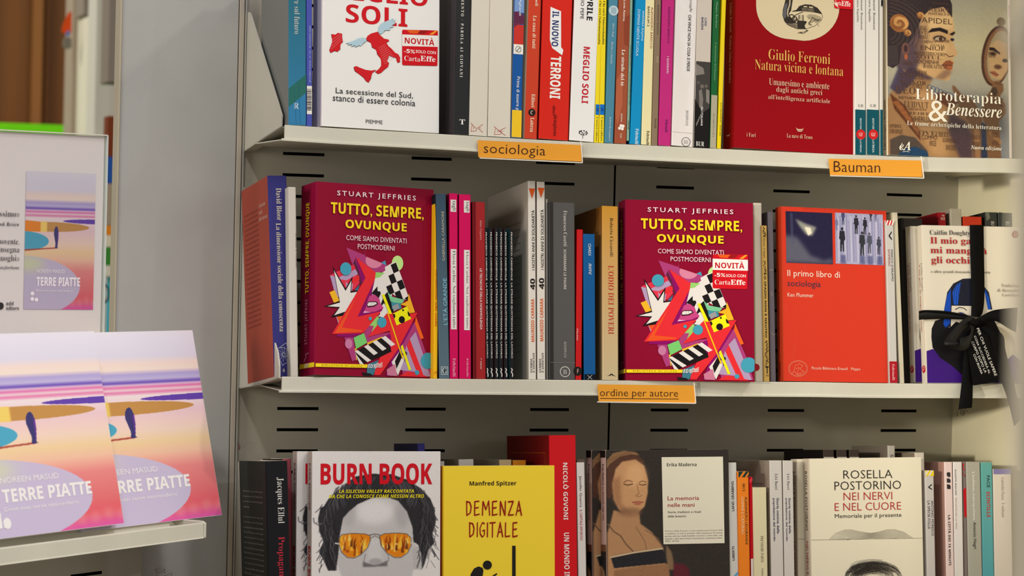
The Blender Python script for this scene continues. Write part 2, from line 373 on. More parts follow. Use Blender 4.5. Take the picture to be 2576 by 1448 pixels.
# ------------------------------------------------------------------ picture printing: a fine grid of coloured points
class Canvas:
    def __init__(s, x0, y0, x1, y1, n, bg):
        s.x0, s.y0, s.x1, s.y1 = x0, y0, x1, y1; s.w = n; s.h = max(2, int(round(n*(y1-y0)/(x1-x0))))
        s.a = np.zeros((s.h, s.w, 3)); s.a[:] = bg
        s.X, s.Y = np.meshgrid(np.linspace(x0, x1, s.w), np.linspace(y0, y1, s.h)); s.px = (x1-x0)/(n-1)
    def soft(s, m, r):
        r = r/s.px
        if r < .3: return m
        k = int(max(1, round(r*2))); g = np.exp(-(np.arange(-k, k+1)/r)**2); g /= g.sum()
        m = np.pad(m, k, mode='edge')
        m = np.apply_along_axis(lambda v: np.convolve(v, g, 'valid'), 0, m)
        return np.apply_along_axis(lambda v: np.convolve(v, g, 'valid'), 1, m)
    def mix(s, m, c, al=1.0):
        m = (m*al)[..., None]; s.a = s.a*(1-m)+np.array(c, float)*m
    def mpoly(s, pts):
        m = np.zeros((s.h, s.w), bool); n = len(pts)
        for i in range(n):
            xa, ya = pts[i]; xb, yb = pts[(i+1) % n]
            if ya == yb: continue
            m ^= ((ya > s.Y) != (yb > s.Y)) & (s.X < (xb-xa)*(s.Y-ya)/(yb-ya)+xa)
        return m.astype(float)
    def mell(s, x, y, rx, ry, rot=0):
        c, q = math.cos(rot), math.sin(rot); dx, dy = s.X-x, s.Y-y
        return ((((dx*c+dy*q)/rx)**2+((-dx*q+dy*c)/ry)**2) <= 1).astype(float)
    def poly(s, pts, c, r=0, al=1): s.mix(s.soft(s.mpoly(pts), max(r, s.px*.6)), c, al); return s
    def ell(s, x, y, rx, ry, c, r=0, al=1, rot=0): s.mix(s.soft(s.mell(x, y, rx, ry, rot), max(r, s.px*.6)), c, al); return s
    def line(s, pts, wd, c, al=1):
        m = np.zeros((s.h, s.w))
        for (xa, ya), (xb, yb) in zip(pts[:-1], pts[1:]):
            dx, dy = xb-xa, yb-ya; L2 = dx*dx+dy*dy or 1
            t = np.clip(((s.X-xa)*dx+(s.Y-ya)*dy)/L2, 0, 1); d = np.hypot(s.X-xa-t*dx, s.Y-ya-t*dy)
            m = np.maximum(m, np.clip((wd/2-d)/s.px+.5, 0, 1))
        s.mix(m, c, al); return s
    def vgrad(s, stops):
        t = (s.Y-s.y0)/(s.y1-s.y0); ks = [q[0] for q in stops]
        for i in range(3): s.a[..., i] = np.interp(t, ks, [q[1][i] for q in stops])
        return s
    def noise(s, amp, seed=1):
        s.a += np.random.default_rng(seed).normal(0, amp, (s.h, s.w, 1)); return s
    def put(s, bk, name='cover_picture', face='front', u0=None, v0=None, u1=None, v1=None, lift=.00012):
        f = bk[face]; D = bk['D'] if face != 'spine' else bk['T']; H = bk['H']
        u0 = .0004 if u0 is None else u0; u1 = D-.0003 if u1 is None else u1; v0 = .0004 if v0 is None else v0; v1 = H-.0004 if v1 is None else v1
        U, Vv = np.meshgrid(np.linspace(u0, u1, s.w), np.linspace(v1, v0, s.h)); inv = bk['inv']
        o = inv @ f.pt(0, 0, lift); R3 = inv.to_3x3(); a = R3 @ f.ex; b = R3 @ f.ey
        co = np.stack([o[i]+U*a[i]+Vv*b[i] for i in range(3)], -1).reshape(-1, 3)
        h, w_ = s.h, s.w; idx = np.arange(h*w_).reshape(h, w_)
        q = np.stack([idx[1:, :-1], idx[1:, 1:], idx[:-1, 1:], idx[:-1, :-1]], -1).reshape(-1, 4)
        me = bpy.data.meshes.new(name); me.vertices.add(h*w_); me.vertices.foreach_set('co', co.ravel())
        me.loops.add(q.size); me.loops.foreach_set('vertex_index', q.ravel().astype(np.int32))
        me.polygons.add(len(q)); me.polygons.foreach_set('loop_start', np.arange(0, q.size, 4, dtype=np.int32))
        me.update(calc_edges=True)
        c = np.clip(s.a, 0, 255)/255.0; c = np.where(c <= .04045, c/12.92, ((c+.055)/1.055)**2.4)*GAIN
        at_ = me.color_attributes.new('Col', 'FLOAT_COLOR', 'POINT'); rgba = np.ones((h*w_, 4)); rgba[:, :3] = np.clip(c, 0, .9).reshape(-1, 3)
        at_.data.foreach_set('color', rgba.ravel()); me.materials.append(vmat())
        ob = bpy.data.objects.new(name, me); COL.objects.link(ob); ob.parent = bk['cover']; return ob
# ================================================================== the shop: floor, bookcase, shelves
Y3 = Vector((0, 1, 0)); X3 = Vector((1, 0, 0)); Z3 = Vector((0, 0, 1)); O3 = Vector((0, 0, 0))
PAINT = (176, 170, 154); GREYP = (170, 169, 166); WHITE = (208, 205, 190); BLACK = (6, 6, 6)
mp, mw, mk = mat(PAINT, 'metal_paint'), mat(WHITE, 'white_metal'), mat((3, 3, 3), 'void')
fl = MB(); fl.box((-7, -6, -.05), (6, 9, 0), mat((120, 108, 92), 'plain')); tag(fl.build('floor'), kind='structure')

XL = hit(599, 980, O3, Y3).x; XR = hit(2394, 1120, O3, Y3).x; XJ = hit(1531, 1090, O3, Y3).x
XFR = XR+.002
case = tag(empty('bookcase', Matrix.Translation((XL, 0, 0))), 'grey metal bookcase with slotted back panels holding three shelves of books', 'bookcase')
cinv = Matrix.Translation((-XL, 0, 0))
def slotted(name, o, ex, u0, u1, z0, z1, slots, m, parent, inv):
    """sheet with rows of real slots 25 mm apart; slots = [(u, width)], rows counted from z0datum"""
    nrm = Vector((ex.y, -ex.x, 0)); P = lambda u, z, d=0: inv @ (o+ex*u+Z3*z-nrm*d)
    b = MB(); rows = []; k = math.ceil((Z0-z1+.006)/.025)
    while Z0-.025*k > z0+.006: rows.append(Z0-.025*k); k += 1
    hh = .0018
    def quad(ua, ub, za, zb): b.add([P(ua, za), P(ub, za), P(ub, zb), P(ua, zb)], [(0, 1, 2, 3)], m)
    top = z1
    for z in rows:
        quad(u0, u1, z+hh, top); top = z-hh; u = u0
        for a, wd in slots:
            if a < u0 or a+wd > u1: continue
            quad(u, a, z-hh, z+hh); u = a+wd; d = .004
            b.add([P(a, z-hh), P(a+wd, z-hh), P(a+wd, z+hh), P(a, z+hh), P(a, z-hh, d), P(a+wd, z-hh, d), P(a+wd, z+hh, d), P(a, z+hh, d)],
                  [(0, 1, 5, 4), (1, 2, 6, 5), (2, 3, 7, 6), (3, 0, 4, 7), (4, 5, 6, 7)], mk)
        quad(u, u1, z-hh, z+hh)
    quad(u0, u1, z0, top)
    return b.build(name, parent)
SL = [(i*.1571, .05) for i in range(-2, 8)]
slotted('back_panel', O3, X3, XL, XJ-.0013, .1, 2.25, SL, mp, case, cinv)
slotted('back_panel', O3, X3, XJ+.0013, XR+.001, .1, 2.25, SL, mp, case, cinv)
b = MB(); b.box((0, .006, .1), (XR-XL, .012, 2.25), mk); b.build('backing', case)
b = MB(); b.box((XR-XL, -.45, .05), (XR-XL+.02, .014, 2.25), mat((232, 224, 194), 'metal_paint')); b.build('side_panel', case, bevel=.001)
ua = hit(576, 1100, O3, Y3).x-XL; ub = hit(588, 1100, O3, Y3).x-XL
b = MB(); b.box((ua, -.008, .05), (ub, .014, 2.25), mat((176, 166, 152), 'metal_paint')); b.box((ub, -.001, .05), (ub+.0012, .014, 2.25), mat((120, 115, 108), 'plain'))
b.box((ub+.0012, -.006, .05), (-.0006, .014, 2.25), mat((186, 184, 176), 'metal_paint')); b.build('upright', case, bevel=.0008)
# pink scuff on the back panel near the upright
rs = random.Random(3)
# filler wall between the two bookcases
xa = hit(292.5, 480, Vector((0, -.006, 0)), Y3).x; xb = XL+ua-.0008
xm = hit(300, 480, Vector((0, -.006, 0)), Y3).x
b = MB(); b.box((xa+.0024, -.006, 0), (xb, .022, 2.6), mat(GREYP, 'metal_paint'))
b.box((xa, -.0075, 0), (xa+.0025, .026, 2.6), mat((176, 166, 146), 'metal_paint')); wl = tag(b.build('wall_left', bevel=.0006), kind='structure')
sc_ = MB(); n_ = Vector((0, -1, 0)); fw = Face(Vector((0, -.0066, 0)), X3, Z3, n_)
def scuff(name, px, py, rx, ry, c, n, seed, face, parent, dm=.0005):
    """worn marks: many small flecks on the paint"""
    r = random.Random(seed); pr = Print(face, Matrix.Identity(4) if parent is None else parent.matrix_world.inverted(), .0001); pr.step = 0
    for i in range(n):
        a = r.uniform(0, 6.28); q = math.sqrt(r.random()); u, v = face.uv(px+rx*q*math.cos(a), py+ry*q*math.sin(a)); s = dm*r.uniform(.4, 1.2)
        pr.ell(u, v, s*r.uniform(.5, 2), s*.5, c, 7)
    o = pr.build(name, parent); o['kind'] = 'stuff'; return o
bpy.context.view_layer.update()
o = scuff('scuff_mark', 408, 1445, 26, 22, (110, 92, 92), 130, 5, fw, wl)
fb = Face(Vector((0, 0, 0)), X3, Z3, n_)
scuff('scuff_mark', 596, 1122, 9, 11, (176, 105, 130), 80, 6, fb, case); scuff('scuff_mark', 622, 1120, 28, 12, (176, 150, 148), 60, 8, fb, case)

def strip(L, x0, x1, n=16): return [(x0+(x1-x0)*i/n, float(np.interp(x0+(x1-x0)*i/n, [a[0] for a in L], [a[1] for a in L]))) for i in range(n+1)]
def shelf(row, label, x0px, x1):
    L = LIP[row]; x0 = L[0][0]; P = strip(L, x0, x1); z0 = P[0][1]
    s = tag(empty('shelf', Matrix.Translation((x0, YF, z0-.018))), label, 'shelf', 'white shelves of the bookcase'); inv = Matrix.Translation((-x0, -YF, -(z0-.018)))
    def ext(prof, name, m, dx0=0):
        b = MB(); n = len(prof)
        V = [inv @ Vector((x+(dx0 if i == 0 else 0), YF+y, z+dz)) for i, (x, z) in enumerate(P) for y, dz in prof]
        F = [(i*n+j, i*n+(j+1) % n, (i+1)*n+(j+1) % n, (i+1)*n+j) for i in range(len(P)-1) for j in range(n)]
        b.add(V, F, m); tri = tessellate_polygon([[Vector((y, z, 0)) for y, z in prof]])
        e = len(V)-n; b.add(V, [tuple(t) for t in tri]+[tuple(e+j for j in t) for t in tri], m)
        return b.build(name, s)
    hh = .0172
    ext([(0, -.0006), (.0008, 0), (.0022, 0), (.003, -.0012), (.003, -hh), (0, -hh)], 'lip', mw)
    ext([(-.0016, -hh), (-.0016, -hh+.002), (.0, -hh+.0026), (.003, -hh+.0026), (.003, -hh)], 'lip_bead', mw, -.003)
    ext([(.003, -hh+.001), (.003, -hh+.0022), (.205, -hh+.0022), (.205, -hh+.001)], 'tray', mw)
    return s, inv
def plate(s, inv, Xp, pts, fl0, fl1, name='side_plate', wd=.012, th=.0016, side=1):
    """tapered end plate cantilevered from the upright, with a folded flange along its lower edge"""
    b = MB(); Pm = [inv @ hit(x, y, Vector((Xp, 0, 0)), X3) for x, y in pts]
    b.prism(Pm, (th, 0, 0), mat((190, 185, 174), 'metal_paint'))
    fp = [inv @ hit(x, y, Vector((Xp, 0, 0)), X3) for x, y in fl0]
    fq = [p+Vector((wd*side, 0, 0)) for p in fp]
    for i in range(len(fp)-1):
        b.prism([fp[i], fp[i+1], fq[i+1], fq[i]], (0, 0, .001), mat((186, 180, 165), 'metal_paint'))
    return b.build(name, s)
X2 = LIP[1][-1][0]
sh1, i1 = shelf(1, 'white metal shelf at the top, sagging slightly, with two orange cards on its lip', 712, XR-.002)
sh2, i2 = shelf(2, 'white metal shelf in the middle with the orange card reading ordine per autore', 712, XR-.002)
sh3, i3 = shelf(3, 'lowest white metal shelf, under the bottom row of books', 712, XR-.002)
XP = XL-.0002
plate(sh1, i1, XP, [(707, 318), (655, 352), (609, 381), (611, 240), (613, -260), (620, -260), (621.5, 33), (626, 30), (630, 36), (700, 262), (708, 290)], [(706, 320), (660, 350), (611, 383)], 0)
plate(sh2, i2, XP, [(702, 950), (652, 964), (601, 976), (603, 800), (606, 470), (612, 470), (614, 545), (616, 629), (619, 629), (636, 688), (698, 886), (702, 920)], [(702, 951), (652, 967), (603, 977)], 0)
plate(sh3, i3, XP, [(690, 1585), (655, 1590), (588, 1590), (592, 1400), (596, 1160), (600, 1160), (601, 1277), (606, 1279), (626, 1339), (650, 1448), (680, 1540)], [(690, 1586), (588, 1590)], 0)
# bracket at the right-hand end under the top shelf
def rbr(s, inv, pts):
    b = MB(); P = [inv @ hit(x, y, Vector((XR-.003, 0, 0)), X3) for x, y in pts]
    b.prism(P, (-.0015, 0, 0), mat((186, 182, 168), 'metal_paint'))
    for i in (0,):
        b.prism([P[0], P[1], P[1]+Vector((-.016, 0, 0)), P[0]+Vector((-.016, 0, 0))], (0, 0, .001), mat((186, 182, 168), 'metal_paint'))
    b.build('bracket', s)
rbr(sh1, i1, [(2470, 431), (2402, 449), (2404, 436), (2470, 426)])

# ================================================================== orange shelf cards in clear holders
def card(TLc, TRc, BRc, BLc, htl, htr, hbr, hbl, text, tb, label, yo=-.0035, under=None):
    P0 = Vector((0, YF+yo, 0)); n = Vector((0, -1, 0))
    g = lambda p: hit(p[0], p[1], P0, Y3)
    a, b_, c, d = [g(p) for p in (TLc, TRc, BRc, BLc)]; ex = (b_-a).normalized(); ez = Vector((-ex.z, 0, ex.x))
    M = Matrix(((ex.x, 0, ez.x, a.x), (0, 1, 0, a.y), (ex.z, 0, ez.z, a.z), (0, 0, 0, 1))); inv = M.inverted()
    r = tag(empty('shelf_label', M), label, 'label', 'orange shelf labels in clear holders')
    m = MB(); m.prism([inv @ p for p in (a, b_, c, d)], (0, .0006, 0), mat((232, 160, 54), 'plain')); m.build('card', r)
    m = MB(); h = [inv @ g(p) for p in (htl, htr, hbr, hbl)]
    m.prism([p+Vector((0, -.0012, 0)) for p in h], (0, .0006, 0), mat((0, 0, 0), 'clear')); cl = mat((232, 226, 214), 'plain')
    e = Vector((0, -.0016, 0)); u = Vector((0, 0, .0011))
    m.prism([h[3]+e, h[2]+e, h[2]+e+u, h[3]+e+u], (0, .0026, 0), cl)
    m.prism([h[0]+e+u, h[1]+e+u, h[1]+e, h[0]+e], (0, .0046, 0), mat((232, 228, 220), 'clear'))
    m.prism([h[2]+e, h[1]+e, h[1]+e+Vector((-.0006, 0, 0)), h[2]+e+Vector((-.0006, 0, 0))], (0, .0022, 0), cl)
    m.build('holder', r)
    f = Face(a, ex, ez, n); pr = Print(f, inv, .0002); x0, y0, x1, y1 = tb; ym = (y0+y1)/2
    u0 = f.uv(x0, ym)[0]; u1 = f.uv(x1, ym)[0]; xm = (x0+x1)/2
    pr.text(text, 't', (70, 38, 28), u0, f.uv(xm, y1)[1], u1, f.uv(xm, y0)[1])
    if under: pr.line([f.uv(*p) for p in under], .0007, (70, 38, 28))
    pr.build('lettering', r)
card((1202, 352.5), (1460.5, 364.5), (1463, 406), (1203.5, 395), (1203, 342), (1461, 356), (1465.5, 410.5), (1207, 398.5), 'sociologia', (1216.5, 363, 1372, 396), 'orange shelf label reading sociologia, in a clear holder on the top shelf')
card((2084.5, 399), (2317, 403.5), (2320.5, 445), (2088.5, 440), (2085.5, 387), (2317, 393), (2324, 449), (2089, 443), 'Bauman', (2097, 406, 2214, 433), 'orange shelf label reading Bauman, in a clear holder near the right')
card((1503, 966.3), (1746, 969), (1750.5, 1013), (1506.5, 1008.5), (1498, 956), (1746, 961), (1750.5, 1015), (1503, 1011.5), 'ordine per autore', (1509, 978.5, 1705.5, 1002.5), 'orange shelf label with the underlined words ordine per autore', under=[(1509.5, 1001.5), (1707, 1003)])
# ================================================================== top shelf
Wt = (234, 233, 231); BK = (28, 26, 26)
def S1(k, A, B, xr, c, lab, pr=(), **kw): kw.setdefault('H', .205); return spine_book(1, k, A, B, xr, c, lab, pr, **kw)
S1('A', (435, 1075), (435, 0), 590, [((36, 96, 100), (52, 124, 168)), (112, 114, 112)], 'green and blue shrink-wrapped book at the far left of the top shelf',
   [('re sul futuro', 'r', (196, 196, 188), -10, 295, .32, .64), ('band', (52, 122, 168), 780, 1075, 0, 1), ('P', (42, 104, 96), [(0, 770), (1, 640), (1, 800), (0, 930)]),
    ('R', 'r', (215, 220, 222), 893, 942, .3, .58, 'h'), ('L', (30, 90, 120), .0004, [(.55, 700), (.66, 1070)]), ('L', (30, 90, 120), .0004, [(.3, 760), (.42, 1070)])], kind='wrap')
S1('A', (590, 1085), (590, 0), 643, [(72, 82, 168)], 'thin blue-violet magazine with a barcode at the foot of its spine',
   [('JACOBIN ITALIA  N° 24 / AUTUNNO 2024', 's', (170, 178, 220), 225, 715, .42, .82, 'u'), ('band', (225, 222, 215), 745, 990, .05, .98)] +
   [('band', (40, 36, 40), 770+i*9.5, 770+i*9.5+3+(i*7 % 5), .05, .85) for i in range(20)], D=.18)
ms = face_book(1, 'A', (722, 1088), (1738, 1152), (730, 0), .030, [(236, 228, 226), Wt, Wt], 'white paperback with red title and a red winged map of Italy, cover out', yaw=.12, H=.208)
RED = (204, 22, 34)
def novita(bk, k, q, nm='price_sticker'):
    """red and white discount sticker: q = corner pixels x0,y0,x1,y1 in crop k"""
    x0, y0, x1, y1 = q; w_, h_ = x1-x0, y1-y0; X = lambda a: x0+w_*a; Y = lambda a, s=.045: y0+h_*a
    it = [('P', (206, 16, 30), [(X(0), Y(.03)), (X(.02), Y(0)), (X(.98), Y(.02)), (X(1), Y(.05)), (X(.985), Y(.98)), (X(.96), Y(1)), (X(.03), Y(.98)), (X(0), Y(.95))]),
          ('P', (226, 92, 24), [(X(.12), Y(.01)), (X(.5), Y(.02)), (X(.42), Y(.11)), (X(.22), Y(.1))]), ('P', (150, 22, 22), [(X(.5), Y(.02)), (X(.75), Y(.02)), (X(.62), Y(.12)), (X(.44), Y(.12))]),
          ('P', (242, 150, 40), [(X(.75), Y(.13)), (X(.93), Y(.02)), (X(.99), Y(.03)), (X(.86), Y(.14))]),
          ('P', (236, 232, 228), [(X(.0), Y(.13)), (X(1), Y(.165)), (X(1), Y(.475)), (X(0), Y(.45))]),
          ('NOVITÀ', 'X', (190, 14, 30), X(.07), Y(.2), X(.9), Y(.41)), ('-5%', 'X', (240, 236, 232), X(.05), Y(.54), X(.36), Y(.65)),
          ('SOLO CON', 'b', (240, 236, 232), X(.38), Y(.575), X(.94), Y(.66)), ('Carta', 'r', (240, 236, 232), X(.06), Y(.73), X(.5), Y(.87)), ('Effe', 'R', (240, 236, 232), X(.51), Y(.73), X(.93), Y(.88))]
    return cover_print(bk, it, nm, k=k, base=.0006)
ITA = [(1105, 335), (1120, 310), (1150, 290), (1205, 275), (1222, 300), (1240, 315), (1262, 335), (1300, 342), (1306, 358), (1280, 368), (1300, 400), (1330, 425), (1355, 455), (1385, 470), (1402, 500), (1398, 535), (1385, 545), (1370, 530), (1368, 500), (1335, 495), (1310, 480), (1295, 505), (1290, 530), (1303, 545), (1298, 580), (1265, 600), (1240, 630), (1205, 640), (1185, 620), (1215, 600), (1240, 565), (1232, 510), (1205, 470), (1190, 430), (1160, 410), (1145, 370), (1115, 352)]
SIC = [(1000, 580), (1020, 572), (1060, 590), (1100, 605), (1150, 612), (1190, 605), (1160, 635), (1145, 680), (1130, 715), (1100, 700), (1085, 670), (1040, 640), (1010, 615)]
SAR = [(805, 295), (840, 300), (860, 285), (895, 290), (900, 330), (903, 360), (885, 385), (880, 425), (860, 448), (830, 440), (800, 458), (785, 435), (800, 400), (812, 360)]
WG1 = [(1210, 275), (1212, 240), (1235, 205), (1290, 180), (1345, 158), (1330, 180), (1362, 170), (1345, 195), (1358, 205), (1330, 218), (1345, 235), (1310, 240), (1315, 262), (1270, 262), (1245, 290), (1220, 295)]
WG2 = [(1105, 335), (1080, 325), (1040, 332), (1000, 352), (930, 375), (960, 380), (945, 392), (985, 385), (975, 405), (1015, 392), (1010, 412), (1045, 392), (1060, 400), (1085, 370), (1110, 355)]
it = [('MEGLIO', 'B', RED, 780, -130, 1640, 22), ('SOLI', 'B', RED, 930, 55, 1465, 215)]
for sh in (ITA, SIC, SAR):
    it += [('P', (60, 20, 24), [(x+(3 if i % 2 else -3), y+3) for i, (x, y) in enumerate(sh)]), ('P', (206, 30, 38), sh)]
for i in range(9): it.append(('L', (228, 170, 170), .0002, [(1215+i*6, 420+i*17), (1270+i*10, 385+i*14)]))
for i in range(4): it.append(('L', (228, 170, 170), .0002, [(800+i*3, 430-i*28), (895-i*2, 345-i*18)]))
for wg in (WG1, WG2): it += [('P', (70, 80, 90), [(x+(3 if i % 2 else -2), y+3) for i, (x, y) in enumerate(wg)]), ('P', (176, 206, 220), wg)]
it += [('La secessione del Sud,', 's', (34, 34, 40), 842, 782, 1512, 838), ('stanco di essere colonia', 's', (34, 34, 40), 816, 842, 1532, 898), ('PIEMME', 's', (70, 66, 70), 1103, 1040, 1248, 1072)]
cover_print(ms, it); novita(ms, 'A', (1418, 258, 1728, 572))
S1('A', (1870, 1165), (1892, 0), 1997, [(40, 41, 43), (58, 52, 58)], 'dark grey book with spaced white lettering, right of the white winged-map cover',
   [('AMENTO · PAROLA AI GIOVANI', 'R', (225, 222, 214), -45, 670, .32, .52, 'd', 1.5), ('T', 'R', (230, 228, 222), 1035, 1078, .35, .75, 'h')], D=.15)
DE = lambda a, b: [('L', (178, 40, 36), .0004, [(a, 1070), (a+.14, 1092), (a+.34, 1120), (a+.3, 1135), (a+.02, 1142), (a+.08, 1082)]), ('L', (178, 40, 36), .0004, [(a+.18, 1100), (a+.16, 1120)]),
                    ('L', (178, 40, 36), .0004, [(b, 1075), (b-.3, 1108), (b, 1145)]), ('L', (178, 40, 36), .0004, [(b-.22, 1108), (b-.12, 1108)])]
S1('B', (275, 1168), (300, 0), 437, [(212, 206, 192), (190, 182, 170)], 'first of two plain white spines with a red monogram, beside the dark grey book', DE(.08, .75))
S1('B', (438, 1180), (458, 0), 638, [(214, 208, 194), (190, 182, 170)], 'second and wider plain white spine with a red monogram, beside the red-yellow-blue spine',
   [(q[0], q[1], q[2], [(x, y+27) for x, y in q[3]]) for q in DE(.26, .78)])
S1('B', (640, 1185), (668, 0), 733, [(22, 84, 158), (205, 198, 186)], 'paperback spine banded light blue, red, white, dark blue and yellow',
   [('band', (120, 152, 204), -600, 110, 0, 1), ('P', (96, 40, 72), [(0, 105), (.45, 100), (1, 132), (1, 205), (.5, 195), (0, 225)]), ('band', (198, 52, 44), 215, 385, 0, 1), ('P', (110, 44, 70), [(0, 205), (0, 245), (.4, 215), (1, 200), (1, 190)]),
    ('band', (232, 228, 220), 385, 470, 0, 1), ('band', (236, 194, 42), 955, 1190, 0, 1), ('dot', (60, 60, 64), 428, .5, .0035), ('dot', (232, 228, 220), 428, .5, .0029), ('L', (60, 60, 64), .0008, [(.35, 445), (.65, 412)]),
    ('Agliardi', 's', (226, 230, 240), -10, 135, .42, .7), ('Prima di essere p', 's', (236, 236, 236), 665, 955, .32, .74)])
S1('B', (757, 1190), (795, 0), 868, [(200, 64, 38), (214, 204, 186)], 'orange-red paperback with cream lettering and a round black publisher mark',
   [('Fofi  Napoli', 'R', (238, 220, 190), -160, 52, .45, .75), ('La casa di tutti', 'R', (238, 220, 190), 135, 420, .38, .66), ('Editori', 'R', (238, 220, 190), 815, 930, .45, .74), ('dot', (30, 26, 26), 975, .52, .0042), ('C', 'R', (238, 220, 190), 958, 992, .42, .6, 'h'), ('Laterza', 'R', (238, 220, 190), 1020, 1145, .42, .72)])
S1('B', (880, 1205), (917, 0), 1140, [(212, 42, 30), (150, 24, 26)], 'thick glossy red book with a white slanted title box on its spine',
   [('P', (236, 236, 236), [(.26, 65), (.62, 95), (.66, 405), (.74, 430), (.7, 475), (.36, 420), (.27, 350)]), ('IL NUOVO', 'H', (44, 62, 110), 100, 405, .33, .56), ('TERRONI', 'H', (240, 236, 230), 488, 855, .32, .68),
    ('edizioni', 's', (60, 16, 18), 915, 985, .44, .54), ('pienogiorno', 'r', (60, 16, 18), 992, 1178, .44, .62)], kind='gloss')
S1('B', (1145, 1212), (1190, 0), 1362, [Wt, (180, 60, 60)], 'thick white book with bold red and black capitals down its spine, top shelf',
   [('DINO APRILE', 'X', (36, 34, 38), -330, 175, .52, .76), ('ANTONIO PEPE', 's', (50, 48, 52), -170, 168, .26, .4), ('MEGLIO SOLI', 'B', (196, 26, 40), 405, 895, .44, .7),
    ('L', (50, 46, 50), .0006, [(.54, 1200), (.53, 1150), (.4, 1135)]), ('L', (50, 46, 50), .0005, [(.53, 1160), (.7, 1140)])] + [('dot', (50, 46, 50), 1150+18*math.sin(a), .55+.16*math.cos(a), .0008) for a in [i*.7 for i in range(9)]])
YE = (238, 216, 38)
for a, bx, r, f0, nm in ((1362, 1398, 1402, (-.1, .4), 'left'), (1403, 1428, 1449, (.28, .72), 'right')):
    S1('B', (a, 1236), (bx, 0), r, [YE], 'yellow paperback with a blue band, %s of the matching pair' % nm,
       [("Che cos'è l'intersezionalità" if nm == 'right' else "Che cos'è l'informazionalità", 'R', (60, 54, 30), 8, 385, .25, .7), ('band', (14, 112, 200), 905, 995, 0, 1), ('e', 'b', (20, 50, 120), 935, 965, .3, .75, 'h'), ('Carocci editore', 'r', (70, 64, 34), 1015, 1225, .3, .72)])
S1('B', (1450, 1240), (1492, 0), 1530, [(74, 134, 160)], 'blue-grey paperback with a white pineapple mark near the top of the frame',
   [('dot', (190, 208, 214), 92, .52, .0058)] + [('L', (74, 134, 160), .0003, [(.2, 70+i*12), (.85, 78+i*12)]) for i in range(4)] + [('L', (74, 134, 160), .0003, [(.3+i*.14, 62), (.3+i*.14, 122)]) for i in range(4)] +
   [('Marc Augé', 'i', (214, 224, 228), 200, 322, .4, .66), ('Rovine e macerie', 'i', (214, 224, 228), 362, 555, .38, .6), ('Bollati Boringhieri', 'r', (210, 220, 226), 1015, 1220, .42, .66)])
S1('B', (1537, 1245), (1573, 0), 1643, [(158, 80, 52)], 'rust-brown paperback with white lettering and four white dots',
   [('P', (178, 96, 66), [(0, 700), (.5, 600), (.6, 900), (.2, 1100), (0, 1000)]), ('P', (140, 66, 44), [(.5, 150), (1, 120), (1, 400), (.6, 380)]), ('Lucie Azema', 'b', (236, 226, 214), 0, 185, .42, .6), ('Le strade del tè', 'R', (240, 232, 222), 430, 745, .38, .66), ('EDIZIONI', 'b', (236, 226, 214), 985, 1055, .46, .58),
    ('dot', (240, 232, 222), 1090, .5, .0018), ('dot', (240, 232, 222), 1092, .68, .0018), ('dot', (240, 232, 222), 1113, .38, .0018), ('dot', (240, 232, 222), 1116, .62, .0018), ('TLON', 'b', (236, 226, 214), 1155, 1195, .46, .58)])
S1('B', (1645, 1202), (1675, 0), 1668, [(134, 168, 148)], 'thin sage-green paperback sitting slightly higher than its neighbours',
   [('ALESSANDRO BARICCO — QUEL CHE STAVAMO CERCANDO', 'r', (40, 62, 54), 390, 908, .35, .75), ('Feltrinelli', 'R', (40, 62, 54), 1045, 1120, .3, .75)], lift=.004)
FL = lambda y, a=.3, b=.75, c=(24, 24, 30): [('P', c, [(a, y), (b, y-28), (b, y-16), (a+.12, y+3), (b, y+22), (b, y+34), (a, y+8)])]
S1('B', (1670, 1255), (1722, 0), 1765, [(10, 142, 198)], 'bright blue paperback with white lettering in two lines',
   [('ANDREA BAJANI', 's', (222, 236, 244), 90, 350, .62, .84), ('DOMANI NIENTE SCUOLA', 's', (222, 236, 244), 85, 487, .22, .46), ('Feltrinelli', 'R', (222, 236, 244), 1115, 1250, .48, .78)])
S1('B', (1770, 1258), (1802, 0), 1858, [(232, 222, 172)], 'cream paperback with red-brown and black lettering, beside the bright blue one',
   [('ALESSANDRO BARICCO', 's', (150, 70, 56), 60, 418, .64, .86), ('BARNUM 2', 's', (60, 52, 44), 58, 230, .28, .5), ('Feltrinelli', 'R', (60, 52, 44), 1133, 1255, .5, .78)])
S1('B', (1859, 1262), (1891, 0), 1915, [(136, 116, 94)], 'taupe paperback squeezed between the cream and the magenta spines',
   [('ALESSANDRO BARICCO', 's', (70, 58, 46), 40, 300, .42, .64), ('NEXT', 'r', (214, 200, 172), 485, 545, .45, .7), ('Feltrinelli', 'R', (96, 80, 64), 1025, 1110, .4, .66)])
S1('B', (1918, 1268), (1952, 0), 2028, [(190, 42, 122)], 'magenta-purple paperback with white and dark lettering, next to the glossy white spine',
   [('ALESSANDRO BARICCO', 's', (96, 24, 92), 55, 375, .5, .66), ('I BARBARI', 's', (236, 214, 228), 490, 635, .5, .66), ('Feltrinelli', 'R', (110, 30, 110), 1035, 1145, .5, .72)])
S1('C', (652, 1275), (690, 0), 842, [(226, 220, 216)], 'glossy white book with one line of black capitals down the spine',
   [('Mezzaghi', 'i', (60, 56, 58), -60, 102, .62, .78), ('CHI VINCE NON SA COSA SI PERDE', 'b', (34, 32, 36), 125, 615, .6, .74), ('BOMPIANI', 'r', (130, 126, 124), 955, 1085, .62, .74), ('band', (170, 164, 160), 1148, 1150, 0, 1), ('dot', (120, 116, 116), 1228, .66, .0055), ('dot', (226, 220, 216), 1228, .66, .0046), ('BB', 'r', (110, 106, 106), 1212, 1246, .56, .76, 'h')], kind='gloss')
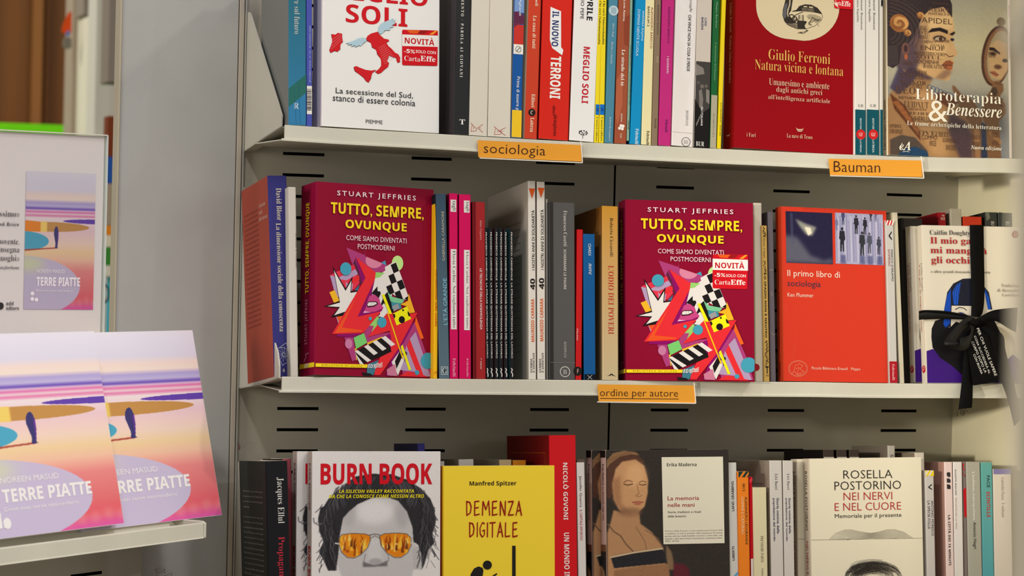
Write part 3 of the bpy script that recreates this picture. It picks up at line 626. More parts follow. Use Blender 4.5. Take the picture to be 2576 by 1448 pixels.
S1('C', (845, 1285), (877, 0), 978, [(204, 194, 182)], 'paperback spine with a black-and-white crowd photograph on its lower half',
   [('LUIGI', 'b', (56, 62, 100), 155, 222, .52, .66), ('BARZINI', 'b', (56, 62, 100), 152, 258, .3, .44), ('band', (66, 62, 60), 535, 1290, 0, 1), ('P', (130, 124, 118), [(.05, 560), (.5, 590), (.6, 640), (0, 660)]), ('P', (120, 114, 108), [(.25, 790), (.42, 770), (.55, 860), (.5, 950), (.3, 930)]), ('dot', (110, 102, 96), 750, .45, .0024), ('dot', (100, 94, 88), 745, .72, .002), ('P', (130, 124, 118), [(.72, 770), (.95, 780), (.97, 900), (.75, 880)]),
    ('dot', (90, 84, 80), 720, .2, .002), ('P', (24, 22, 22), [(0, 860), (.5, 980), (1, 930), (1, 1290), (0, 1290)]), ('P', (120, 116, 112), [(.1, 1080), (.4, 990), (.43, 1000), (.14, 1100)]), ('GLI ITALIANI', 'b', (236, 232, 228), 925, 1088, .42, .55), ('BUR', 'r', (240, 238, 234), 1228, 1268, .14, .68, 'h')])
S1('C', (983, 1290), (1017, 0), 1043, [(26, 96, 52)], 'dark green paperback spine with a stone-grey foot',
   [('Matteo Bordone', 's', (150, 190, 150), 20, 242, .4, .64), ("L'invenzione del boomer", 'r', (140, 180, 140), 370, 700, .4, .64), ('band', (170, 164, 142), 825, 1295, 0, 1), ('ALFABETO UTET', 'r', (60, 56, 48), 980, 1190, .38, .6)])
S1('C', (1047, 1293), (1092, 0), 1086, [(232, 206, 24)], 'thin bright yellow spine tucked against the red shrink-wrapped cover', [('ETÀ IDEOLOGIA · EDITORE', 'R', (70, 60, 30), 890, 1180, .5, .8)])
fr = face_book(1, 'C', (1195, 1302), (2249, 1328), (1210, 0), .031, [(136, 8, 18), (130, 10, 16), (146, 4, 16)], 'glossy dark red cover with a cream oval and a mechanical ostrich, facing out', yaw=.03, kind='gloss', H=.212)
fr['edge'] = (cx('C', 1092, 1298), cx('C', 1112, 0), 30)
do_spine(fr, [('Giulio Ferroni', 'r', (226, 170, 150), 30, 282, .5, .68), ('Natura vicina e lontana', 'r', (226, 170, 150), 310, 722, .5, .68), ('P', (236, 214, 200), [(.3, 1160), (.4, 1180), (.55, 1182), (.66, 1160), (.55, 1172), (.4, 1172)])])
CR_ = (222, 196, 152); oval = [(1386, -420), (1386, 50)]+[(1690-304*math.cos(t*.157), 50+290*math.sin(t*.157)) for t in range(1, 10)]+[(1690, 341), (1800, 354)]+[(1800+308*math.sin(t*.157), 60+294*math.cos(t*.157)) for t in range(1, 10)]+[(2108, 50), (2096, -420)]
it = [('P', (216, 200, 164), oval)]
g = lambda L: [((x/9.2+1880-1500)*3.448, y/9.2*3.448) for x, y in L]
DK = (52, 46, 40); MD = (112, 100, 84)
it += [('P', DK, g([(890, -60), (1060, -60), (1040, 60), (1010, 250), (960, 320), (990, 380), (1100, 500), (1150, 540), (920, 560), (850, 470), (810, 350), (820, 220), (860, 80)])), ('P', (190, 176, 150), g([(970, 0), (1000, 0), (995, 100), (950, 250), (940, 330), (970, 390), (940, 400), (915, 330), (920, 230), (965, 100)])),
       ('P', (96, 96, 100), g([(870, 100), (930, 60), (900, 250), (900, 420), (850, 430), (815, 330), (840, 200)])),
       ('P', DK, g([(1020, 260), (1130, 230), (1200, 140), (1330, 100), (1480, 110), (1620, 180), (1710, 290), (1720, 330), (1600, 300), (1400, 270), (1250, 260), (1100, 270)])),
       ('P', MD, g([(1260, 180), (1540, 200), (1550, 290), (1260, 260)])), ('P', (214, 196, 158), g([(1300, 140), (1385, 145), (1380, 170), (1300, 165)])), ('P', (214, 196, 158), g([(1425, 150), (1520, 160), (1515, 188), (1425, 180)]))]
ring = lambda x, y, r, wd=.00035, c=DK: ('L', c, wd, g([(x+r*math.cos(a*.45), y+r*math.sin(a*.45)) for a in range(15)]))
it += [ring(1410, 225, 30), ring(1350, 235, 26), ring(1520, 240, 22), ring(1020, 400, 62, .0012), ring(1090, 440, 55, .0014), ring(1135, 490, 50, .001), ring(1270, 530, 32, .0008), ring(905, 430, 30, .0008)]
it += [('L', DK, .0004, g([(1040, 270), (1200, 240), (1320, 230)])), ('L', DK, .0008, g([(1070, 370), (1180, 320), (1290, 270)])), ('L', DK, .0012, g([(1195, 350), (1195, 450)])), ('L', DK, .0012, g([(1285, 350), (1285, 480)])), ('L', MD, .0005, g([(1235, 350), (1240, 460)])),
       ('P', DK, g([(1150, 470), (1360, 490), (1370, 520), (1320, 590), (1340, 670), (1150, 660)])), ('E', (210, 190, 150)) if 0 else ('P', MD, g([(930, 540), (1140, 560), (1140, 660), (1010, 620), (900, 560)])),
       ('L', DK, .0004, g([(820, 360), (860, 500), (960, 590), (1150, 670), (1350, 670), (1560, 600), (1700, 480), (1740, 380), (1710, 300)]))]
for i in range(5):
    a = [(1370+i*10, 380+i*14), (1430+i*20, 340+i*22), (1560, 350+i*26), (1690-i*14, 400+i*22), (1700-i*30, 470+i*14), (1620-i*20, 450+i*8), (1500, 400+i*30), (1430-i*5, 520), (1400+i*25, 580+i*4)]
    it.append(('L', DK, .0003, g(a)))
it += [('L', DK, .0005, g([(1310, 590), (1360, 700), (1400, 710), (1290, 775), (1230, 770), (1260, 750), (1160, 768)])), ('L', DK, .0004, g([(1400, 700), (1330, 730), (1280, 745), (1190, 745)])), ('L', DK, .0003, g([(1600, 540), (1660, 610)]))]
it += [('Giulio Ferroni', 'r', (228, 176, 92), 1492, 445, 2026, 537), ('Natura vicina e lontana', 'r', (228, 176, 92), 1374, 545, 2140, 632),
       ('Umanesimo e ambiente', 'r', (226, 190, 160), 1496, 698, 2020, 756), ('dagli antichi greci', 'r', (226, 190, 160), 1560, 765, 1958, 824), ("all'intelligenza artificiale", 'r', (226, 190, 160), 1490, 838, 2026, 888),
       ('i Fari', 'r', (224, 190, 160), 1302, 1152, 1380, 1186), ('La nave di Teseo', 'r', (224, 190, 160), 1650, 1164, 1872, 1200), ('P', (230, 200, 170), [(1727, 1105), (1745, 1128), (1780, 1128), (1798, 1108), (1780, 1120), (1748, 1120)]), ('P', (230, 200, 170), [(1730, 1118), (1748, 1141), (1780, 1141), (1796, 1120), (1780, 1133), (1748, 1133)])]
cover_print(fr, it)
cover_print(fr, [('P', (206, 16, 26), [(2062, -120), (2225, -110), (2225, 76), (2215, 84), (2070, 72), (2062, 62)]), ('Carta', 'r', (240, 230, 224), 2068, 5, 2122, 48), ('Effe', 'R', (240, 230, 224), 2124, 10, 2204, 56), ('P', (236, 222, 206), [(2060, 25), (2085, 22), (2095, 60), (2110, 75), (2075, 50)])], 'price_sticker', base=.0007)
for a, bx, r, w1, nm in ((303, 303, 388, (315, 334), 'left'), (391, 389, 490, (415, 433), 'right')):
    f = 0 if nm == 'left' else 0
    S1('D', (a, 1168), (bx, 0), r, [(222, 218, 210)], 'white-and-teal paperback spine with a round red mark, %s of the two copies' % nm,
       [('Zygmunt Bauman', 'r', (60, 60, 62), -60, 225, .5, .72), ('Paura liquida', 'r', (60, 60, 62), -30, 168, .16, .36), ('EL 501', 'r', (80, 80, 82), 790, 812, .3, .75, 'h'), ('band', (12, 78, 92), 832, 1175, 0, 1), ('EDITORI', 'b', (206, 218, 216), 898, 985, .46, .6), ('dot', (196, 34, 34), 1020, .54, .006), ('GLF', 'r', (240, 230, 226), 1006, 1034, .38, .7, 'h'), ('LATERZA', 'b', (206, 218, 216), 1060, 1158, .46, .6)])
S1('D', (493, 1172), (492, 0), 520, [(214, 210, 202)], 'sliver of a third white-and-teal spine against the illustrated woman cover', [('band', (12, 78, 92), 832, 1180, 0, 1), ('P', BK, [(.4, 0), (1, 0), (1, 60), (.7, 40), (.4, 55)])])
lb = face_book(1, 'D', (553, 1180), (1477, 1197), (545, 0), .014, [(222, 208, 180), (210, 200, 180), (150, 150, 140)], 'illustrated cover of a letter-covered woman holding a hand mirror, facing out', yaw=.02, H=.212)
lb['edge'] = (cx('D', 527, 1180), cx('D', 518, 0), 9)
do_spine(lb, [('Libroterapia e benessere', 'R', (60, 50, 40), 755, 1135, .35, .75, 'u')])
S1('D', (1479, 1195), (1462, 0), 1500, [(214, 202, 190)], 'pale book with pink lettering at the right end of the top shelf', [('BUCCO', 's', (170, 60, 120), 45, 130, .3, .7), ('ENZA ERRORE', 's', (170, 60, 120), 250, 445, .3, .7)], yf=YF+.004)
# picture of the woman, measured in crop Q
c = Canvas(40, -250, 1165, 1438, 330, (168, 160, 134)); c.vgrad([(0, (150, 146, 128)), (.35, (186, 176, 140)), (.55, (164, 158, 138)), (.8, (110, 112, 114)), (1, (120, 124, 128))])
for i in range(70): c.line([(560, -100+i*17), (1165, -98+i*17)], 2.5, (150, 142, 118), .22)
body = [(40, 1438), (40, 900), (110, 760), (150, 620), (200, 520), (420, 560), (450, 700), (420, 760), (470, 860), (600, 900), (760, 960), (920, 980), (900, 1438)]
c.poly(body, (150, 112, 74), 12); c.poly([(60, 800), (130, 620), (190, 530), (330, 640), (250, 760), (140, 860)], (54, 46, 74), 10, .8)
c.poly([(250, 820), (420, 800), (560, 1000), (600, 1438), (450, 1438), (300, 1100)], (196, 152, 100), 40, .7)
c.poly([(60, 850), (200, 960), (330, 1200), (340, 1290), (250, 1180), (100, 1000)], (92, 52, 30), 5); 
for i in range(6): c.poly([(80+i*38, 930+i*48), (130+i*40, 915+i*50), (190+i*30, 985+i*46), (130+i*38, 985+i*50)], (150, 92, 52), 4, .8)
c.poly([(60, 1290), (160, 1240), (290, 1260), (400, 1380), (410, 1438), (60, 1438)], (78, 66, 58), 6); c.poly([(130, 1438), (170, 1380), (290, 1345), (400, 1390), (410, 1438)], (30, 62, 92), 5)
face = [(120, 560), (150, 380), (180, 200), (280, 60), (420, -30), (560, -40), (630, 30), (655, 150), (660, 235), (640, 290), (655, 350), (688, 430), (678, 458), (640, 475), (655, 520), (640, 555), (640, 590), (615, 640), (618, 680), (590, 700), (500, 690), (420, 660), (330, 600), (250, 580), (200, 640)]
c.poly(face, (198, 158, 108), 5); c.poly([(180, 200), (330, 150), (380, 420), (300, 620), (470, 690), (400, 700), (230, 640), (120, 600)], (64, 50, 66), 14, .85); c.poly([(300, 300), (420, 330), (420, 560), (330, 560)], (140, 104, 76), 30, .7)
c.poly([(420, 100), (640, 60), (650, 200), (430, 220)], (226, 190, 134), 26, .8); c.poly([(400, 340), (600, 350), (560, 480), (400, 450)], (222, 182, 126), 26, .8)
c.poly([(410, 250), (450, 205), (530, 190), (600, 215), (600, 250), (520, 225), (450, 240)], (36, 26, 28), 3); c.poly([(610, 250), (660, 220), (668, 235), (640, 262)], (36, 26, 28), 3)
c.ell(520, 300, 62, 30, (110, 80, 62), 8); c.ell(520, 300, 40, 20, (206, 184, 150), 2); c.ell(532, 300, 17, 19, (70, 44, 26), 2); c.line([(470, 300), (500, 276), (540, 272), (575, 296)], 9, (30, 22, 24)); c.ell(640, 300, 18, 14, (40, 34, 50), 3)
c.line([(575, 440), (610, 468), (650, 455)], 8, (90, 56, 44)); c.poly([(540, 548), (575, 510), (615, 500), (648, 520), (640, 548), (590, 552)], (140, 78, 50), 3); c.poly([(545, 552), (640, 550), (638, 585), (600, 600), (565, 582)], (168, 94, 58), 3); c.line([(540, 550), (640, 550)], 5, (60, 30, 28))
c.poly([(560, 600), (640, 590), (615, 640), (560, 690), (470, 685)], (110, 80, 70), 16, .6)
hair = [(40, 590), (40, -250), (560, -250), (640, -40), (640, 90), (620, 60), (560, -10), (440, 20), (370, 90), (330, 180), (280, 300), (220, 370), (170, 400), (150, 560), (90, 610)]
c.poly(hair, (52, 42, 44), 3)
for i in range(26):
    r_ = 60+i*13; c.line([(40+r_*math.cos(a), 390-120+r_*.9*math.sin(a)-0) for a in [-1.5+j*.25 for j in range(12)] if 40 < 40+r_*math.cos(a) < 620 and 270+r_*.9*math.sin(a) < 400], 3, (104, 80, 66) if i % 3 else (26, 22, 34), .8)
for i in range(7): c.line([(50+i*13, 400), (54+i*13, 590-i*4)], 4, (96, 84, 78), .8)
for (x, y, r_) in ((150, 175, 86), (345, 85, 34), (225, 262, 34)):
    c.ell(x, y, r_, r_, (150, 96, 52), 2)
    for j in range(9):
        a = j*2.4; q = r_*(1-j/10); c.ell(x+q*.28*math.cos(a), y+q*.28*math.sin(a), q*.72, q*.66, (214-j*5, 160-j*4, 96-j*3) if j % 2 == 0 else (132, 82, 44), 1.5, .85)
c.ell(205, 420, 34, 62, (112, 76, 66), 5); c.ell(208, 415, 17, 34, (60, 40, 44), 4); c.ell(210, 495, 15, 26, (170, 92, 54), 2)
for i in range(7): 
    c.line([(425+i*34+22*math.cos(a), 775+i*12+26*math.sin(a)) for a in [j*.6 for j in range(11)]], 5, (44, 70, 108))
c.poly([(470, 830), (560, 810), (640, 850), (700, 900), (600, 960), (480, 880)], (96, 58, 40), 6)
# mirror
c.ell(1055, 430, 140, 300, (74, 48, 38), 3, 1, .16); c.ell(1062, 430, 122, 278, (126, 88, 62), 3, 1, .16); c.ell(1072, 430, 104, 252, (150, 134, 104), 3, 1, .16)
c.poly([(985, 340), (1060, 270), (1150, 300), (1160, 560), (1090, 660), (1010, 640), (980, 560), (975, 440)], (180, 146, 104), 8); c.poly([(985, 350), (1030, 350), (1090, 400), (1085, 415), (1020, 380), (985, 380)], (44, 32, 30), 3); c.ell(1020, 410, 34, 20, (92, 70, 56), 5); c.ell(1020, 412, 12, 12, (36, 26, 26), 2); c.ell(1135, 470, 26, 18, (60, 44, 40), 4); c.ell(1065, 535, 36, 22, (92, 62, 50), 8)
c.poly([(990, 585), (1030, 575), (1075, 610), (1050, 635), (1010, 615)], (150, 92, 66), 3); c.line([(990, 590), (1070, 612)], 5, (70, 40, 36)); c.ell(1100, 95, 42, 42, (110, 90, 66), 4)
hand = (118, 84, 58)
c.poly([(1020, 680), (1060, 668), (1115, 700), (1118, 760), (1080, 820), (1135, 900), (1140, 980), (1070, 1060), (1090, 1438), (960, 1438), (940, 1100), (900, 980), (930, 860), (1000, 760)], hand, 5)
c.poly([(635, 740), (660, 745), (720, 820), (800, 850), (860, 920), (910, 1050), (905, 1438), (830, 1438), (800, 1100), (700, 960), (680, 860), (640, 790)], hand, 5)
c.poly([(600, 1000), (760, 1080), (820, 1200), (820, 1438), (700, 1438), (600, 1200)], (56, 44, 60), 20, .8); c.poly([(905, 1080), (945, 1100), (960, 1438), (900, 1438)], (46, 52, 72), 6)
for q in ((1040, 690, 1095, 705), (1035, 810, 1110, 850), (1030, 870, 1110, 920)): c.line([(q[0], q[1]), (q[2], q[3])], 7, (62, 42, 34))
c.line([(990, 1180), (1080, 1260)], 40, (170, 126, 84), .5); c.line([(860, 1160), (870, 1420)], 46, (170, 126, 84), .5); c.ell(1030, 775, 30, 42, (70, 54, 44), 5)
c.poly([(640, 830), (1140, 820), (1150, 1190), (250, 1190), (260, 1120), (600, 1060)], (50, 46, 44), 60, .35)
c.noise(5).put(lb)
rq = random.Random(12); KS = (92, 66, 52); it = []
rows = [(470, 22, 140, 26), (440, 75, 190, 44), (430, 118, 200, 26), (368, 165, 280, 62), (352, 235, 60, 40), (318, 262, 100, 60), (480, 335, 110, 22), (350, 318, 70, 40), (392, 370, 110, 30), (505, 362, 120, 30), (450, 405, 130, 22), (360, 420, 220, 48), (390, 475, 190, 40), (300, 470, 90, 40), (310, 505, 240, 40), (300, 545, 230, 44), (385, 590, 220, 42), (200, 560, 90, 40), (215, 640, 200, 40), (170, 670, 220, 60), (170, 730, 240, 46), (190, 765, 190, 30), (130, 790, 240, 80), (160, 880, 210, 30), (210, 925, 220, 70), (250, 985, 160, 26), (245, 1020, 190, 30), (280, 1060, 180, 60), (70, 1130, 120, 40), (75, 1175, 120, 50), (340, 1190, 160, 50), (370, 1230, 140, 50), (500, 1200, 120, 60), (560, 1260, 120, 60), (590, 1320, 90, 60), (440, 1280, 60, 60), (820, 1230, 80, 50), (830, 1290, 70, 60), (1005, 1200, 60, 60), (1010, 1280, 60, 50), (975, 470, 60, 40), (980, 500, 60, 30)]
wd_ = ['HIOKIDH', 'LEUSULILEM', 'ENIUF', 'CHER KIPALRE', 'HEOT', 'OOICHENHE', 'SOERJUN', 'REIRT', 'TOLBTEILL', 'EYBRIGNERO', 'OVE', 'ISETHERLO', 'RAHEATTENE', 'RWIETHER', 'HHERLUE', 'DSAKOR', 'EIPALIZED', 'COMMO', 'LUIDXUT', 'ATEUR', 'INFSICEE', 'APIDEL', 'ONTIORY', 'AOTUL', 'CHEEU']
for i, (x, y, w_, h_) in enumerate(rows): it.append((wd_[(i*7) % len(wd_)], 's' if i % 2 else 'r', KS, x, y, x+w_, y+h_*.8))
PW = (240, 234, 216)
it += [('Libroterapia', 'r', PW, 312, 828, 1092, 955), ('Benessere', 'I', PW, 585, 950, 1098, 1062), ('&', 'i', PW, 430, 915, 605, 1108), ('Le trame archetipiche della letteratura', 'r', PW, 236, 1122, 1094, 1172), ('Nuova edizione', 'I', PW, 815, 1328, 1098, 1368), ('eA', 'I', PW, 165, 1290, 268, 1368), ('L', PW, .0005, [(195, 1382), (235, 1378), (255, 1384)]), ('L', PW, .0006, [(190, 1300), (180, 1340), (205, 1370), (255, 1290)])]
cover_print(lb, it, k='Q')
# ================================================================== middle shelf
def S2(k, A, B, xr, c, lab, pr=(), **kw): return spine_book(2, k, A, B, xr, c, lab, pr, **kw)
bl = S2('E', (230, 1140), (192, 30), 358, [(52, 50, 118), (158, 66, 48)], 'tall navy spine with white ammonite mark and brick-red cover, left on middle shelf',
   [('David Bloor', 'r', (226, 214, 180), 113, 328, .42, .7), ('La dimensione sociale della conoscenza', 'r', (226, 214, 180), 345, 1062, .36, .62), ('4', 'r', (220, 210, 180), 1308, 1330, .42, .56, 'h')], D=.135, yf=YF+.022)
pr = Print(bl['spine'], bl['inv'], .0004); T = bl['T']; LGT = (186, 190, 206)
cv = bl['spine'].uv(*cx('E', 300, 1212)); q = .009
sq = [(cv[0]-.0095, cv[1]+.004), (cv[0]+.003, cv[1]+.0125), (cv[0]+.0095, cv[1]-.005), (cv[0]-.002, cv[1]-.0125)]
pr.line(sq+[sq[0]], .0005, LGT)
sp = [(cv[0]+.0009*math.exp(.16*i)*math.cos(i*.6), cv[1]+.0009*math.exp(.16*i)*math.sin(i*.6)) for i in range(15)]; pr.line(sp, .0004, LGT)
for i in range(12): a = i*math.pi/6; pr.line([(cv[0]+.0012*math.cos(a), cv[1]+.0012*math.sin(a)), (cv[0]+.0082*math.cos(a+.4), cv[1]+.0082*math.sin(a+.4))], .0003, LGT)
pr.build('emblem', bl['cover'])
pr = Print(bl['left'], bl['inv'], .0002)
for i in range(24): pr.text('della conoscenza scientifica e del suo contesto sociale nelle', 'r', (120, 44, 34), .012, bl['H']-.03-i*.0056-.0024, .082, bl['H']-.03-i*.0056)
for i, t_ in enumerate(('La dimensione', 'sociale', 'della conoscenza')): pr.text(t_, 'r', (208, 170, 158), .088, bl['H']-.026-i*.0075-.005, .088+.0026*len(t_), bl['H']-.026-i*.0075)
pr.build('back_lettering', bl['cover'])
S2('E', (345, 1350), (330, 105), 398, [(196, 190, 180)], 'off-white spine half hidden between the navy spine and the magenta cover', [('POTERE E SAPERE', 'r', (90, 84, 80), 410, 640, .84, 1.0)], yf=YF+.006)
MG = (138, 0, 42); YL = (246, 214, 34)
t2 = face_book(2, 'G', (90, 1388), (943, 1392), (85, 188), .030, [(112, 4, 40), MG, MG], 'magenta cover with yellow title and collage art carrying a red discount sticker', yaw=-.1)
t1 = face_book(2, 'E', (504, 1360), (1287, 1370), (515, 82), .044, [(136, 4, 52), MG, MG], 'magenta collage cover with yellow title and no sticker, turned to show its spine', yaw=.15, yf=YF-.004)
def tutto(bk):
    W_ = (226, 220, 216); K = (26, 20, 22); R_ = (226, 44, 52); PU = (138, 8, 100); OR = (232, 84, 34); LI = (176, 150, 186); TE = (66, 156, 182); YB = (236, 232, 20); GR = (150, 206, 110); PK = (214, 130, 160); LP = (170, 60, 120)
    P = lambda c, *p: ('P', c, list(p))
    it = [P(LP, (295, 65), (700, 200), (790, 240), (760, 310), (640, 320), (480, 440), (380, 260)), ('E', PK, 635, 195, 105, 78), P(LP, (520, 60), (700, 130), (760, 215), (520, 150)),
      P(MG, (520, 60), (760, 60), (760, 228), (525, 150)), P((70, 150, 180), (720, 215), (770, 190), (785, 240)), P((90, 30, 60), (400, 180), (500, 440), (480, 460), (375, 250)),
      P((222, 52, 74), (185, 320), (390, 240), (460, 430), (400, 500), (290, 520), (100, 362)), P(LI, (100, 362), (210, 380), (410, 290), (440, 340), (300, 410), (215, 400), (200, 620), (165, 560)), P(LI, (290, 420), (330, 460), (380, 440), (370, 520), (300, 500)),
      P(R_, (330, 420), (450, 350), (460, 400), (400, 440)), P((236, 178, 40), (95, 540), (158, 515), (215, 620), (210, 660), (150, 645)), P((60, 110, 140), (460, 450), (400, 510), (440, 520)),
      P(OR, (160, 760), (300, 740), (250, 880), (215, 850)), P((190, 150, 190), (170, 770), (215, 850), (210, 870)),
      P(K, (130, 265), (290, 495), (375, 360), (357, 525), (450, 512), (440, 560), (300, 780), (115, 802), (208, 705), (28, 690), (215, 628)), P(W_, (147, 308), (290, 522), (360, 410), (348, 540), (430, 528), (300, 735), (156, 780), (225, 692), (72, 686), (225, 645)),
      P(PU, (405, 160), (540, 360), (520, 420), (480, 420)), P(PU, (650, 380), (720, 740), (500, 960), (470, 980), (380, 1010), (180, 1000), (400, 780)),
      P(GR, (580, 780), (690, 780), (740, 860), (590, 980), (572, 930)), P(LP, (570, 880), (640, 880), (600, 980), (860, 940), (850, 1000), (560, 1070), (520, 960)),
      P(W_, (650, 370), (780, 290), (860, 400), (850, 760), (740, 800), (610, 540)), P(K, (605, 540), (690, 450), (720, 540), (690, 600), (640, 560)), P(K, (700, 700), (760, 560), (800, 520), (900, 700), (860, 740), (760, 640)), P(W_, (690, 780), (770, 700), (810, 760), (760, 790)),
      P(GR, (650, 315), (765, 320), (700, 370), (645, 380)), ('E', (190, 226, 140), 920, 215, 70, 80)]
    it.append(P(W_, (765, 260), (850, 215), (900, 200), (985, 390), (1075, 605), (930, 580), (830, 520), (680, 515), (675, 410), (775, 310)))
    def cell(i, j): o = (765+i*68-j*0+i*12-55*0, 260-i*27); return (770+i*65+j*39, 262-i*27+j*88)
    for j, i0 in ((0, 0), (1, -1), (2, -2), (3, 0)):
        for i in range(i0, 2):
            if (i+j) % 2 == 0: continue
            it.append(P(K, cell(i, j), cell(i+1, j), cell(i+1, j+1), cell(i, j+1)))
    it += [P(K, (1010, 585), (1050, 560), (1075, 600), (1062, 612)), P(R_, (410, 160), (655, 320), (645, 390), (440, 790), (730, 690), (715, 740), (510, 960), (130, 978), (530, 380)), P(OR, (165, 965), (410, 600), (250, 905), (495, 930), (490, 945)),
      P(PU, (440, 790), (600, 545), (610, 560), (545, 690), (530, 740), (750, 690), (730, 725)),
      P((196, 70, 130), (505, 750), (540, 690), (560, 620), (580, 570), (640, 550), (700, 590), (715, 640), (755, 690), (660, 730)), P((60, 14, 30), (545, 660), (570, 625), (665, 622), (690, 650), (640, 680), (560, 690)), P(W_, (555, 658), (575, 634), (660, 632), (672, 648), (630, 668), (565, 674)),
      ('L', (60, 14, 30), .0002, [(600, 632), (602, 670)]), ('L', (60, 14, 30), .0002, [(632, 632), (634, 668)]), P((230, 190, 206), (508, 748), (520, 730), (600, 738)),
      P((120, 196, 150), (800, 520), (860, 570), (1010, 600), (980, 640), (880, 630), (840, 620)), P((60, 140, 160), (845, 625), (960, 640), (975, 690), (940, 700), (860, 700)), P((150, 150, 156), (860, 670), (930, 640), (950, 690), (880, 725)),
      P((238, 176, 40), (960, 650), (1050, 610), (1060, 530), (1140, 730), (1070, 740), (1050, 670)), P((120, 200, 110), (395, 1010), (520, 960), (560, 1060), (425, 1130)), P((236, 180, 40), (560, 1060), (800, 970), (810, 990), (560, 1090)), P((236, 180, 40), (380, 1125), (430, 1120), (440, 1250), (420, 1240)),
      P(LP, (280, 1010), (390, 1010), (430, 1240), (380, 1260)), ('E', (196, 120, 160), 335, 1075, 45, 52),
      P(PU, (840, 960), (740, 990), (880, 1150), (830, 1300), (790, 1400), (860, 1410), (1000, 1100), (1145, 830)), P(LP, (1140, 830), (1280, 1150), (1360, 1405), (1000, 1405), (960, 1120), (1000, 1060)), P(LI, (1150, 935), (1340, 1405), (1240, 1405), (1080, 1010)), P(R_, (1080, 1010), (1260, 1405), (1160, 1390), (1040, 1100)), P(LI, (1040, 1080), (1170, 1360), (960, 1340)), P(R_, (960, 1405), (1060, 1350), (1290, 1400), (1300, 1412)), P((238, 100, 30), (1150, 770), (1250, 1000), (1215, 1012), (1140, 850)),
      P(W_, (985, 1110), (1010, 1240), (940, 1400), (860, 1260)), P(K, (900, 1250), (970, 1120), (1000, 1180), (920, 1330)), P(K, (1010, 1130), (1050, 1160), (1020, 1260)),
      P(R_, (565, 1000), (790, 750), (870, 750), (915, 860), (1080, 745), (1170, 732), (930, 1130), (720, 1400), (650, 1400), (660, 1330), (720, 1210), (850, 1150), (850, 1000), (830, 930)),
      P(K, (410, 1155), (780, 985), (858, 1150), (490, 1290))]
    for i in range(4):
        x = 415+i*105; y = 1150-i*48
        it.append(P(W_, (x, y), (x+48, y-22), (x+170, y+65), (x+122, y+88)) if i else P(W_, (410, 1155), (445, 1140), (610, 1245), (565, 1265)))
    it += [P(W_, (410, 1160), (430, 1190), (520, 1290), (470, 1285)), P((60, 120, 140), (560, 1290), (700, 1240), (640, 1400), (560, 1380)), P((200, 120, 150), (800, 1340), (900, 1280), (930, 1405), (810, 1400)), P((26, 24, 26), (500, 1370), (610, 1385), (625, 1408), (515, 1408)),
      P(YB, (865, 750), (1045, 665), (1092, 800), (915, 872)), ('E', K, 978, 810, 38, 38), ('E', K, 992, 710, 11, 11), P(K, (865, 752), (890, 750), (900, 780), (885, 800)), P(K, (1050, 715), (1068, 735), (1085, 775), (1058, 770), (1048, 740)),
      P(YB, (728, 550), (760, 545), (858, 752), (820, 752)), P((240, 190, 20), (795, 735), (812, 740), (1005, 1220), (990, 1225)), P(YB, (968, 1095), (990, 1072), (1100, 1335), (1070, 1342)),
      ('E', TE, 287, 290, 68, 68), ('E', TE, 735, 843, 56, 56), ('E', TE, 592, 806, 19, 19), ('E', TE, 1172, 1365, 27, 26), ('E', TE, 1305, 1238, 88, 86)]
    cover_print(bk, it, 'cover_picture', k='O', src=t2 if bk is not t2 else None)
    tx = [('STUART JEFFRIES', 'b', (232, 216, 220), 232, 248, 800, 288, 1.35), ('TUTTO, SEMPRE,', 'X', YL, 188, 322, 858, 402), ('OVUNQUE', 'X', YL, 294, 424, 736, 488), ('COME SIAMO DIVENTATI', 's', (232, 210, 216), 300, 520, 736, 551), ('POSTMODERNI', 's', (232, 210, 216), 384, 570, 650, 601),
      P(YL, (79, 1313), (466, 1315), (462, 1336), (79, 1335)), ('BIBLIOTECA DI ULISSE', 'b', (150, 110, 10), 136, 1319, 424, 1331, 1.4), ('EDT', 'o', (236, 230, 228), 468, 1313, 522, 1336)] + [('L', (236, 230, 228), .0006, [(515, 1318+i*7), (535, 1305+i*8), (550, 1312+i*6), (572, 1300+i*9)]) for i in range(4)]
    cover_print(bk, tx, k='G', base=.0016, src=t2 if bk is not t2 else None)
tutto(t2); tutto(t1)
t2['edge'] = (cx('G', 58, 1385), cx('G', 50, 203), 12); t1['edge'] = (cx('E', 385, 1357), cx('E', 397, 100), 46)
for bk, ys in ((t2, (320, 880, 915, 1195, 1270, 1312, 1313, 1340)), (t1, (212, 810, 850, 1148, 1215, 1270, 1275, 1305))):
    do_spine(bk, [('TUTTO, SEMPRE, OVUNQUE', 'X', YL, ys[0], ys[1], .34, .62, 'u'), ('STUART JEFFRIES', 'b', (206, 140, 160), ys[2], ys[3], .34, .54, 'u', 1.3), ('L', (230, 200, 210), .0006, [(.3, ys[5]-10), (.45, ys[4]+15), (.4, ys[4]), (.6, ys[4]-8)]), ('band', YL, ys[6], ys[7], 0, 1), ('EDT', 'o', (236, 226, 228), ys[6]+2, ys[7]-4, .34, .66, 'h')])
novita(t2, 'G', (664, 550, 898, 782))
S2('E', (1291, 1368), (1303, 215), 1320, [(242, 186, 26)], 'thin egg-yolk yellow spine with red script, right of the first magenta cover',
   [('Introduzione alla realtà', 'I', (200, 74, 24), 650, 1030, .2, .8), ('(+*)', 's', (200, 74, 24), 1322, 1358, .1, .9, 'h')], yf=YF+.004)
